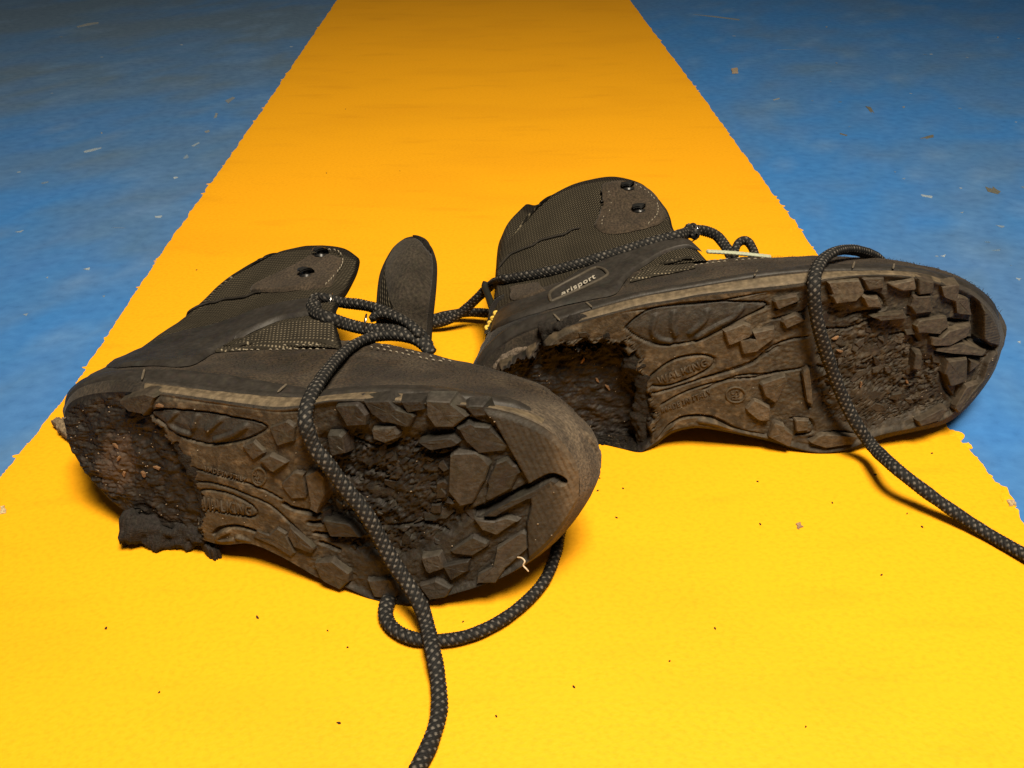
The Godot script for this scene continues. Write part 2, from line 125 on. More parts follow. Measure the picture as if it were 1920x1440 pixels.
var LACES := {
	'left_end': [[-399,660,-3497],[-414,701,-3510],[-479,734,-3536],[-569,750,-3544],[-671,749,-3531],[-747,776,-3410],[-796,810,-3218],[-817,860,-2980],[-828,873,-2816],[-828,835,-2733],[-796,737,-2692],[-745,671,-2663],[-678,568,-2631],[-605,481,-2591],[-548,375,-2551],[-497,283,-2507],[-435,205,-2456],[-380,140,-2396],[-348,80,-2332],[-313,80,-2199],[-288,50,-2087],[-277,40,-1964],[-298,40,-1842],[-334,40,-1743],[-388,40,-1619],[-452,40,-1472]],
	'left_loop': [[249,40,-3064],[223,40,-2900],[198,40,-2774],[149,40,-2634],[69,40,-2515],[-45,40,-2402],[-177,40,-2324],[-308,36,-2300],[-419,40,-2313],[-500,40,-2365],[-538,40,-2439],[-528,40,-2533],[-474,40,-2634]],
	'left_top': [[-988,746,-3819],[-1030,738,-3889],[-1027,738,-3934],[-966,751,-3910],[-890,730,-3908],[-770,744,-3856],[-672,754,-3787],[-569,769,-3676],[-484,752,-3605],[-428,735,-3543],[-398,695,-3504]],
	'left_cross': [[-1027,735,-3928],[-1037,743,-3858],[-989,762,-3747],[-914,776,-3669],[-829,722,-3698],[-715,726,-3644],[-588,748,-3592],[-491,750,-3543],[-419,725,-3496],[-385,687,-3456]],
	'left_small': [[-699,752,-3667],[-679,777,-3688],[-628,793,-3677],[-553,801,-3625],[-486,788,-3571],[-431,758,-3506]],
	'right_side': [[1082,788,-4618],[1065,749,-4733],[965,779,-4623],[877,760,-4612],[749,737,-4575],[529,689,-4526],[312,630,-4506],[126,578,-4518],[0,535,-4553],[-58,505,-4590],[-127,378,-4770],[-211,280,-4796],[-275,200,-4821],[-339,140,-4822],[-434,90,-4812],[-557,60,-4808],[-661,50,-4798]],
	'right_back': [[-52,120,-4843],[-133,100,-4892],[-240,90,-4924],[-347,80,-4934],[-452,70,-4916],[-558,50,-4895],[-649,50,-4853]],
	'right_bow': [[1038,775,-4738],[1095,752,-4774],[1172,726,-4808],[1247,692,-4821],[1293,652,-4793],[1313,635,-4709],[1314,635,-4607]],
	'right_bow2': [[1316,638,-4587],[1332,669,-4653],[1357,693,-4698],[1390,708,-4710],[1420,700,-4698],[1439,676,-4653],[1442,654,-4568]],
	'right_end': [[2143,681,-4417],[2036,773,-4353],[1889,869,-4228],[1757,936,-4108],[1627,992,-3954],[1535,1003,-3835],[1471,1000,-3714],[1453,955,-3646],[1470,854,-3617],[1507,745,-3597],[1562,623,-3585],[1625,494,-3571],[1699,357,-3546],[1774,241,-3496],[1861,142,-3441],[1885,190,-3206],[2009,130,-3098],[2142,70,-3006],[2256,40,-2900],[2356,40,-2774],[2464,40,-2634]],
	'pull_loop': [[-161,398,-4774],[-170,374,-4749],[-145,362,-4645],[-123,363,-4523],[-102,352,-4440]],
	'loose_thread': [[22,315,-2498],[39,327,-2483],[52,327,-2465],[46,308,-2460],[57,300,-2450],[68,284,-2448]],
	'flap_spine': [[-1829,80,-2912],[-1784,75,-2910],[-1710,70,-2901],[-1633,70,-2894],[-1553,70,-2880],[-1469,80,-2856],[-1396,90,-2839]],
}
var FLOOR := {
	'stripe_left': [[-3040,-16002],[-2793,-9306],[-2702,-5954],[-2613,-4119],[-2640,-3346]],
	'stripe_right': [[2039,-16002],[2246,-9793],[2297,-7702],[2355,-6029],[2436,-3774],[2470,-3518],[2472,-3223],[2475,-3013]],
	'crumbs': [[-1875,-9672],[-2343,-5703],[-1735,-7688],[451,-3350],[433,-3255],[510,-3058],[564,-3272],[640,-2220],[1109,-1923],[-656,-1938],[-209,-2421],[-776,-2373],[-679,-2288],[-1094,-2450],[1882,-3379],[2248,-3554],[1594,-3164],[1937,-3088],[1973,-2995],[1877,-5601],[1199,-3013],[-1053,-7744],[-1090,-2444],[-61,-1968],[-1383,-2074],[857,-2387],[1260,-3325],[1668,-2687],[244,-2099],[-1715,-2387]],
	'tears': [[[2429,-3762],[2487,-3747],[2494,-3709],[2459,-3672],[2415,-3665],[2388,-3687]],[[2433,-3643],[2491,-3650],[2491,-3607],[2444,-3585],[2402,-3571]],[[2441,-3557],[2482,-3529],[2457,-3474],[2419,-3488]],[[2487,-3325],[2522,-3284],[2507,-3184],[2444,-3164]],[[2474,-3145],[2504,-3114],[2465,-3013],[2433,-3032]],[[2258,-6604],[2356,-6637],[2334,-6445],[2245,-6342]]],
	'flakes': [[[1364,-3024],[1398,-3032],[1402,-2984],[1372,-2966]],[[2828,-11464],[2958,-11518],[2891,-11154],[2771,-11128]],[[2459,-3184],[2516,-3204],[2509,-3145],[2452,-3126]],[[-2541,-3145],[-2513,-3153],[-2476,-3088],[-2503,-3069]]],
	'scuffs': [[[-6766,-13834],[-6635,-14209],[-6420,-14364],[-6346,-14133],[-6552,-13908],[-6679,-13725]],[[-4303,-8270],[-4186,-8427],[-4099,-8491],[-4073,-8411],[-4196,-8255],[-4267,-8209]],[[-3360,-10000],[-3281,-10258],[-3220,-10171],[-3253,-9813]],[[-3245,-9176],[-3329,-9632],[-3276,-9593],[-3219,-9287]],[[-3262,-8926],[-3204,-8997],[-3162,-8892],[-3214,-8840]],[[-3257,-8443],[-3198,-8621],[-3156,-8572],[-3210,-8395]],[[-3220,-8088],[-3214,-8270],[-3135,-8118],[-3184,-8059]],[[-3150,-7593],[-3124,-7634],[-3076,-7607],[-3109,-7526]],[[-4324,-7461],[-4241,-7526],[-4217,-7461],[-4281,-7409]],[[-4664,-7744],[-4622,-7771],[-4596,-7716],[-4644,-7702]],[[-4328,-8892],[-4307,-8909],[-4280,-8840],[-4295,-8823]],[[-4055,-6383],[-3955,-6445],[-3964,-6372]],[[-3023,-6714],[-2931,-6736],[-2918,-6669],[-2995,-6658]],[[-6682,-13234],[-6619,-13268],[-6575,-13167]],[[4799,-13908],[4860,-13945],[4807,-13797]],[[7138,-13268],[7185,-13268],[7113,-13133],[7074,-13133]],[[4295,-11790],[4327,-11735],[4273,-11653]],[[3012,-10063],[3164,-10171],[3148,-10085],[3008,-10000]],[[2702,-14932],[3194,-14766],[3791,-14364],[3755,-14209],[3163,-14603]],[[4159,-8687],[4460,-8857],[4398,-8721],[4149,-8604]],[[4029,-9895],[4094,-9834],[4033,-9438],[3990,-9400],[4000,-9632]],[[3425,-8909],[3521,-8788],[3482,-8738],[3409,-8823]],[[4274,-7500],[4370,-7435],[4389,-7218],[4309,-7120],[4213,-7218]],[[3606,-7218],[3742,-7144],[3707,-7072],[3586,-7144]],[[3792,-6792],[3847,-6815],[3809,-6747]],[[3960,-6550],[4072,-6508],[3998,-6445]],[[3591,-7771],[3621,-7744],[3580,-7688]],[[3594,-7566],[3644,-7593],[3619,-7540]],[[4601,-7370],[4643,-7396],[4592,-7294]],[[4432,-9793],[4484,-9834],[4479,-9773],[4419,-9712]],[[3275,-5954],[3352,-5991],[3308,-5917]],[[3686,-6048],[3828,-6086],[3793,-6029]],[[3261,-4707],[3302,-4720],[3273,-4668]],[[3677,-5601],[3739,-5584],[3691,-5534]],[[-3422,-5601],[-3403,-5618],[-3388,-5567]],[[-3339,-5052],[-3298,-5082],[-3282,-5024]],[[-3222,-5729],[-3152,-5773],[-3132,-5703]],[[-2899,-5316],[-2879,-5332],[-2861,-5277]]],
	'flap': [[-1852,-2933],[-1845,-3016],[-1769,-3005],[-1715,-3031],[-1615,-3024],[-1528,-3002],[-1429,-2933],[-1391,-2835],[-1463,-2791],[-1579,-2815],[-1665,-2845],[-1705,-2825],[-1757,-2845]],
	'crumb_left': [[-1441,-2833],[-1413,-2844],[-1363,-2833],[-1347,-2801],[-1351,-2775],[-1390,-2780]],
	'scrap': [[-2548,-3773],[-2529,-3798],[-2469,-3788],[-2421,-3691],[-2405,-3634],[-2461,-3681]],
}

var rng := RandomNumberGenerator.new()
var fine := FastNoiseLite.new()
var broad := FastNoiseLite.new()
var crack := FastNoiseLite.new()
var cells := FastNoiseLite.new()
var used := {}
var M := {}


func _ready() -> void:
	rng.seed = 77
	setup_camera_and_light()
	setup_noise()
	make_materials()
	build_floor()
	build_boot(LEFT, "hiking_boot", "left hiking boot of the pair, with a scuffed round toe and torn heel flap", boot_pose(-16.0, 12.0, 4.0, Vector3(0.174, -0.048, 0), Vector3(-0.0512803, 0.002, -0.2517)), true)
	build_boot(RIGHT, "hiking_boot", "right hiking boot of the pair, with white side lettering and a broken out heel", boot_pose(-1.0, 10.0, 5.0, Vector3(0.174, -0.048, 0), Vector3(0.1650, 0.002, -0.3548)), false)
	build_laces()
	build_debris()


# ---------------------------------------------------------------- camera, light
func setup_camera_and_light() -> void:
	var cam := Camera3D.new()
	cam.name = "camera"
	cam.position = Vector3(0, CAM_HEIGHT, 0)
	cam.rotation_degrees = Vector3(-CAM_PITCH, 0, 0)
	cam.fov = CAM_FOV
	cam.near = 0.01
	cam.far = 60.0
	add_child(cam)
	cam.current = true
	var env := Environment.new()
	env.background_mode = Environment.BG_COLOR
	env.background_color = Color(1.0, 0.93, 0.84)
	env.background_energy_multiplier = FILL
	env.tonemap_mode = Environment.TONE_MAPPER_LINEAR
	env.tonemap_exposure = EXPOSURE
	env.sdfgi_enabled = true
	env.ssao_enabled = true
	env.ssil_enabled = true
	var we := WorldEnvironment.new()
	we.name = "environment"
	we.environment = env
	add_child(we)
	var lamp := AreaLight3D.new()
	lamp.name = "ceiling_lamp_light"
	lamp.area_size = Vector2(0.36, 0.36)
	lamp.light_color = Color(1.0, 0.94, 0.84)
	lamp.light_energy = LAMP
	lamp.area_range = 12.0
	lamp.area_attenuation = 2.0
	lamp.shadow_enabled = true
	lamp.position = Vector3(0.16, 1.25, 0.06)
	add_child(lamp)
	lamp.look_at_from_position(lamp.position, Vector3(0.08, 0, -0.30), Vector3(0, 0, -1))


const FILL := 0.05
const LAMP := 4.02


func setup_noise() -> void:
	fine.seed = 5
	fine.frequency = 1.0
	fine.fractal_octaves = 3
	broad.seed = 11
	broad.frequency = 1.0
	broad.fractal_octaves = 3
	crack.seed = 23
	crack.noise_type = FastNoiseLite.TYPE_CELLULAR
	crack.cellular_return_type = FastNoiseLite.RETURN_DISTANCE2_SUB
	crack.cellular_jitter = 1.0
	crack.frequency = 1.0
	crack.fractal_octaves = 1
	cells.seed = 29
	cells.noise_type = FastNoiseLite.TYPE_CELLULAR
	cells.cellular_return_type = FastNoiseLite.RETURN_CELL_VALUE
	cells.frequency = 1.0
	cells.fractal_type = FastNoiseLite.FRACTAL_NONE
	crack.fractal_type = FastNoiseLite.FRACTAL_NONE


# ---------------------------------------------------------------- materials
func noise_tex(sz: int, freq: float, oct: int, normal: bool, ramp: Gradient = null, strength := 6.0, sd := 3, cell := false) -> NoiseTexture2D:
	var n := FastNoiseLite.new()
	n.seed = sd
	n.frequency = freq
	n.fractal_octaves = oct
	n.noise_type = FastNoiseLite.TYPE_CELLULAR if cell else FastNoiseLite.TYPE_SIMPLEX_SMOOTH
	var t := NoiseTexture2D.new()
	t.width = sz
	t.height = sz
	t.seamless = true
	t.noise = n
	t.generate_mipmaps = false
	if normal:
		t.as_normal_map = true
		t.bump_strength = strength
	if ramp:
		t.color_ramp = ramp
	return t


func ramp(stops: Array) -> Gradient:
	var g := Gradient.new()
	var offs := PackedFloat32Array()
	var cols := PackedColorArray()
	for s in stops:
		offs.append(s[0])
		cols.append(s[1])
	g.offsets = offs
	g.colors = cols
	return g


func grey(v: float) -> Color:
	return Color(v, v, v)


func vmat(called: String, rough: float, tile: float, bump: float, freq: float, tone_lo: float, tone_hi: float, sd: int, sheen := 0.0) -> StandardMaterial3D:
	var m := StandardMaterial3D.new()
	m.resource_name = called
	m.vertex_color_use_as_albedo = true
	m.vertex_color_is_srgb = false
	m.roughness = rough
	m.metallic_specular = 0.35
	m.uv1_triplanar = true
	m.uv1_scale = Vector3.ONE * tile
	m.albedo_texture = noise_tex(512, freq * 0.5, 5, false, ramp([[0.0, grey(tone_lo)], [0.5, grey((tone_lo + tone_hi) * 0.5)], [1.0, grey(tone_hi)]]), 1.0, sd)
	m.normal_enabled = true
	m.normal_texture = noise_tex(512, freq, 4, true, null, 8.0, sd + 1)
	m.normal_scale = bump
	if sheen > 0.0:
		m.rim_enabled = true
		m.rim = sheen
		m.rim_tint = 0.6
	return m


func weave_image(coarse: bool) -> Array:
	# one woven cell: light weft dots in a dark warp, 4 x 4 threads
	var n := 64
	var img := Image.create(n, n, false, Image.FORMAT_RGB8)
	var hgt := Image.create(n, n, false, Image.FORMAT_RGB8)
	var r := RandomNumberGenerator.new()
	r.seed = 9 if coarse else 10
	for y in n:
		for x in n:
			var u := float(x) / n * 4.0
			var v := float(y) / n * 4.0
			var odd := float(int(floor(v)) % 2)
			var fu := fposmod(u + odd * 0.5, 1.0) - 0.5
			var fv := fposmod(v, 1.0) - 0.5
			var d := 0.0
			if coarse:
				d = clampf(1.25 - sqrt(fu * fu * 9.0 + fv * fv * 14.0), 0.0, 1.0)
			else:
				d = clampf(1.15 - absf(fposmod(u + v * 0.5, 1.0) - 0.5) * 3.2, 0.0, 1.0) * (0.75 + 0.25 * cos(fv * TAU))
			var j := r.randf_range(0.85, 1.1)
			var base := lerpf(0.23 if coarse else 0.15, 0.66 if coarse else 0.62, smoothstep(0.15, 0.9, d)) * j
			img.set_pixel(x, y, Color(base, base * 0.97, base * 0.9))
			hgt.set_pixel(x, y, grey(d))
	var nm: Image = hgt.duplicate()
	nm.bump_map_to_normal_map(5.0)
	return [ImageTexture.create_from_image(img), ImageTexture.create_from_image(nm)]


func cloth(called: String, coarse: bool) -> StandardMaterial3D:
	var m := StandardMaterial3D.new()
	m.resource_name = called
	var tx := weave_image(coarse)
	m.vertex_color_use_as_albedo = true
	m.albedo_texture = tx[0]
	m.normal_enabled = true
	m.normal_texture = tx[1]
	m.normal_scale = 0.9
	m.roughness = 0.85
	m.metallic_specular = 0.25
	return m


func plain(called: String, c: Color, rough: float, metal := 0.0) -> StandardMaterial3D:
	var m := StandardMaterial3D.new()
	m.resource_name = called
	m.albedo_color = c.linear_to_srgb()
	m.roughness = rough
	m.metallic = metal
	return m


func make_materials() -> void:
	M.rubber = vmat("worn sole rubber", 0.66, 28.0, 0.45, 0.035, 0.62, 1.0, 31)
	M.smooth = vmat("smooth dark rubber", 0.55, 30.0, 0.25, 0.03, 0.74, 1.0, 37)
	M.suede = vmat("dusty suede", 0.95, 36.0, 0.9, 0.06, 0.32, 1.0, 41, 0.1)
	M.foam = vmat("crumbling foam", 0.98, 40.0, 1.3, 0.05, 0.45, 1.0, 47)
	M.cloth = cloth("coarse woven nylon", true)
	M.cordura = cloth("fine ribbed nylon", false)
	M.lining = plain("black felt trim", Color(0.016, 0.014, 0.012), 0.95)
	M.black = plain("black lacquered steel", Color(0.012, 0.012, 0.012), 0.32)
	M.steel = plain("bright steel", Color(0.6, 0.58, 0.54), 0.25, 1.0)
	M.thread = plain("pale thread", Color(0.22, 0.19, 0.14), 0.8)
	M.thread_pale = plain("loose cream thread", Color(0.5, 0.42, 0.3), 0.8)
	M.thread_yellow = plain("yellow bar tack", Color(0.62, 0.40, 0.05), 0.7)
	M.print = plain("worn white print", Color(0.27, 0.245, 0.20), 0.8)
	M.aglet = vmat("pale green cord", 0.6, 60.0, 0.5, 0.05, 0.8, 1.0, 53)
	var lace := vmat("braided lace", 0.75, 90.0, 0.3, 0.08, 0.75, 1.0, 59)
	M.lace = lace
	var yellow := StandardMaterial3D.new()
	yellow.resource_name = "yellow floor paint"
	yellow.vertex_color_use_as_albedo = true
	yellow.uv1_triplanar = true
	yellow.uv1_world_triplanar = true
	yellow.uv1_scale = Vector3(5.0, 5.0, 7.0)
	yellow.albedo_texture = noise_tex(1024, 0.05, 8, false, ramp([[0.0, Color(0.94, 0.935, 0.9)], [0.3, Color(0.975, 0.97, 0.96)], [0.55, Color(0.99, 0.99, 0.99)], [1.0, Color(1, 1, 1)]]), 1.0, 61)
	yellow.normal_enabled = true
	yellow.normal_texture = noise_tex(1024, 0.06, 5, true, null, 8.0, 67)
	yellow.normal_scale = 0.07
	yellow.roughness = 0.62
	yellow.metallic_specular = 0.35
	M.yellow = yellow
	var blue := StandardMaterial3D.new()
	blue.resource_name = "blue floor paint"
	blue.vertex_color_use_as_albedo = true
	blue.uv1_triplanar = true
	blue.uv1_world_triplanar = true
	blue.uv1_scale = Vector3(3.3, 3.3, 4.3)
	blue.albedo_texture = noise_tex(1024, 0.02, 8, false, ramp([[0.0, Color(0.86, 0.88, 0.9)], [0.3, Color(0.93, 0.945, 0.96)], [0.6, Color(0.97, 0.975, 0.98)], [0.8, Color(1, 1, 1)], [1.0, Color(1, 1, 1)]]), 1.0, 71)
	blue.normal_enabled = true
	blue.normal_texture = noise_tex(1024, 0.12, 5, true, null, 6.0, 73)
	blue.normal_scale = 0.05
	blue.roughness = 0.6
	blue.metallic_specular = 0.3
	M.blue = blue
	M.grit = plain("pale grit", Color(0.22, 0.175, 0.125), 0.9)
	M.speck = vmat("grit", 0.9, 60.0, 0.5, 0.05, 0.6, 1.0, 79)


# ---------------------------------------------------------------- helpers
func numbered(called: String) -> String:
	var n: int = used.get(called, 0)
	used[called] = n + 1
	return called if n == 0 else "%s_%03d" % [called, n]


func thing(called: String, label: String, category: String, group := "") -> Node3D:
	var o := Node3D.new()
	o.name = numbered(called)
	add_child(o, true)
	tag(o, label, category, group)
	return o


func tag(o: Node3D, label: String, category: String, group := "") -> void:
	o.set_meta("label", label)
	o.set_meta("category", category)
	if group != "":
		o.set_meta("group", group)


func part(called: String, mesh: Mesh, mat: Material, parent: Node) -> MeshInstance3D:
	var o := MeshInstance3D.new()
	o.name = called
	o.mesh = mesh
	o.material_override = mat
	parent.add_child(o, true)
	return o


func boot_pose(yaw: float, lean: float, roll: float, loc: Vector3, at: Vector3) -> Transform3D:
	var b := Basis(Vector3.UP, deg_to_rad(yaw)) * Basis(Vector3.RIGHT, deg_to_rad(-lean)) * Basis(Vector3.BACK, deg_to_rad(roll))
	return Transform3D(b, at - b * loc)


func v3(a: Array) -> Vector3:
	return Vector3(a[0], a[1], a[2]) * 0.0001


func list3(a: Array) -> PackedVector3Array:
	var o := PackedVector3Array()
	for p in a:
		o.append(v3(p))
	return o


func list2(a: Array) -> PackedVector2Array:
	var o := PackedVector2Array()
	for p in a:
		o.append(Vector2(p[0], p[1]) * 0.0001)
	return o


func resample(p: PackedVector3Array, n: int) -> PackedVector3Array:
	var run := PackedFloat32Array([0.0])
	for i in range(1, p.size()):
		run.append(run[i - 1] + p[i].distance_to(p[i - 1]))
	var out := PackedVector3Array()
	var k := 0
	for i in n:
		var q: float = run[run.size() - 1] * i / (n - 1)
		while k < p.size() - 2 and run[k + 1] < q:
			k += 1
		var f := clampf((q - run[k]) / maxf(run[k + 1] - run[k], 1e-9), 0.0, 1.0)
		out.append(p[k].cubic_interpolate(p[k + 1], p[maxi(k - 1, 0)], p[mini(k + 2, p.size() - 1)], f))
	return out


func cross_rows(rows: Array, sub: int) -> Array:
	var out := []
	var n := rows.size()
	for k in n - 1:
		for j in sub:
			var f := float(j) / sub
			var line := PackedVector3Array()
			var a: PackedVector3Array = rows[maxi(k - 1, 0)]
			var b: PackedVector3Array = rows[k]
			var c: PackedVector3Array = rows[k + 1]
			var d: PackedVector3Array = rows[mini(k + 2, n - 1)]
			for i in b.size():
				line.append(b[i].cubic_interpolate(c[i], a[i], d[i], f))
			out.append(line)
	out.append(rows[n - 1])
	return out


# joins vertices and triangles into a mesh with smooth normals
func smooth_mesh(v: PackedVector3Array, idx: PackedInt32Array, col: PackedColorArray, uv := PackedVector2Array(), back := false) -> ArrayMesh:
	var nor := PackedVector3Array()
	nor.resize(v.size())
	for k in range(0, idx.size(), 3):
		var a := idx[k]
		var b := idx[k + 1]
		var c := idx[k + 2]
		var n := (v[c] - v[a]).cross(v[b] - v[a])
		nor[a] += n
		nor[b] += n
		nor[c] += n
	for k in nor.size():
		nor[k] = nor[k].normalized() if nor[k].length_squared() > 1e-24 else Vector3.UP
	var arr := []
	arr.resize(Mesh.ARRAY_MAX)
	arr[Mesh.ARRAY_VERTEX] = v
	arr[Mesh.ARRAY_NORMAL] = nor
	arr[Mesh.ARRAY_INDEX] = idx
	if col.size() == v.size():
		arr[Mesh.ARRAY_COLOR] = col
	if uv.size() == v.size():
		arr[Mesh.ARRAY_TEX_UV] = uv
		arr[Mesh.ARRAY_TANGENT] = tangents(nor)
	var m := ArrayMesh.new()
	m.add_surface_from_arrays(Mesh.PRIMITIVE_TRIANGLES, arr)
	return m


func tangents(nor: PackedVector3Array) -> PackedFloat32Array:
	var t := PackedFloat32Array()
	for n in nor:
		var a := Vector3.RIGHT - n * n.x
		a = a.normalized() if a.length() > 0.01 else Vector3.UP
		t.append_array([a.x, a.y, a.z, 1.0])
	return t


func grid_indices(nx: int, ny: int, base := 0, flip := false, wrap := false) -> PackedInt32Array:
	var idx := PackedInt32Array()
	for j in ny - 1:
		for i in (nx if wrap else nx - 1):
			var i2 := (i + 1) % nx
			var a := base + j * nx + i
			var b := base + j * nx + i2
			var c := base + (j + 1) * nx + i2
			var d := base + (j + 1) * nx + i
			if flip:
				idx.append_array([a, c, b, a, d, c])
			else:
				idx.append_array([a, b, c, a, c, d])
	return idx


# a rounded, slightly rough closed slab over an outline on a plane
func slab(poly: PackedVector2Array, y0: float, h: float, col: Color, to3: Callable, rough := 0.0002, inset := 0.0008, subs := 2, flare := 0.0) -> ArrayMesh:
	var ring := PackedVector2Array()
	if flare > 0.0:
		var cut := PackedVector2Array()
		for i in poly.size():
			cut.append(poly[i].lerp(poly[(i + 1) % poly.size()], 0.08))
			cut.append(poly[i].lerp(poly[(i + 1) % poly.size()], 0.92))
		poly = cut
	var n := poly.size()
	var mid := Vector2.ZERO
	for p in poly:
		mid += p / n
	for i in n:
		for k in subs:
			var q := poly[i].lerp(poly[(i + 1) % n], float(k) / subs)
			ring.append(q + Vector2(rng.randf_range(-1, 1), rng.randf_range(-1, 1)) * rough)
	var v := PackedVector3Array()
	var c := PackedColorArray()
	var m := ring.size()
	var tilt := Vector2(rng.randf_range(-1, 1), rng.randf_range(-1, 1)) * 0.03
	for lv in 4:
		for p in ring:
			var d := mid - p
			var pin := p
			var y := y0
			if lv == 0:
				pin = p - d.normalized() * flare
			elif lv == 1:
				y = y0 + h - inset
			elif lv == 2:
				pin = p + d.normalized() * minf(inset, d.length() * 0.4)
				y = y0 + h
			elif lv == 3:
				pin = p.lerp(mid, 0.55)
				y = y0 + h + rng.randf_range(-1, 1) * rough * 0.3
			if lv > 0:
				y += tilt.dot(p - mid)
			v.append(to3.call(pin, y))
			c.append(col * rng.randf_range(0.92, 1.08))
	v.append(to3.call(mid, y0 + h + tilt.dot(Vector2.ZERO)))
	c.append(col)
	var idx := grid_indices(m, 4, 0, false, true)
	for i in m:
		idx.append_array([3 * m + i, 3 * m + (i + 1) % m, 4 * m])
	return faceted(v, idx, c)


# mesh with creased edges: every ring keeps its own smoothing
func faceted(v: PackedVector3Array, idx: PackedInt32Array, col: PackedColorArray) -> ArrayMesh:
	# make sure that faces look outwards
	var vol := 0.0
	var o := v[v.size() - 1]
	for k in range(0, idx.size(), 3):
		vol += (v[idx[k]] - o).dot((v[idx[k + 2]] - o).cross(v[idx[k + 1]] - o))
	var st := SurfaceTool.new()
	st.begin(Mesh.PRIMITIVE_TRIANGLES)
	for k in range(0, idx.size(), 3):
		var tri := [idx[k], idx[k + 1], idx[k + 2]] if vol > 0.0 else [idx[k], idx[k + 2], idx[k + 1]]
		var n: Vector3 = (v[tri[2]] - v[tri[0]]).cross(v[tri[1]] - v[tri[0]]).normalized()
		for i in tri:
			st.set_normal(n)
			st.set_color(col[i])
			st.add_vertex(v[i])
	return st.commit()


func poly_distance(p: Vector2, poly: PackedVector2Array) -> float:
	# signed: positive inside
	var best := 1e9
	var inside := false
	var n := poly.size()
	var j := n - 1
	for i in n:
		var a := poly[i]
		var b := poly[j]
		var ab := b - a
		var f := clampf((p - a).dot(ab) / maxf(ab.length_squared(), 1e-12), 0.0, 1.0)
		best = minf(best, p.distance_squared_to(a + ab * f))
		if (a.y > p.y) != (b.y > p.y) and p.x < (b.x - a.x) * (p.y - a.y) / (b.y - a.y) + a.x:
			inside = not inside
		j = i
	return sqrt(best) if inside else -sqrt(best)


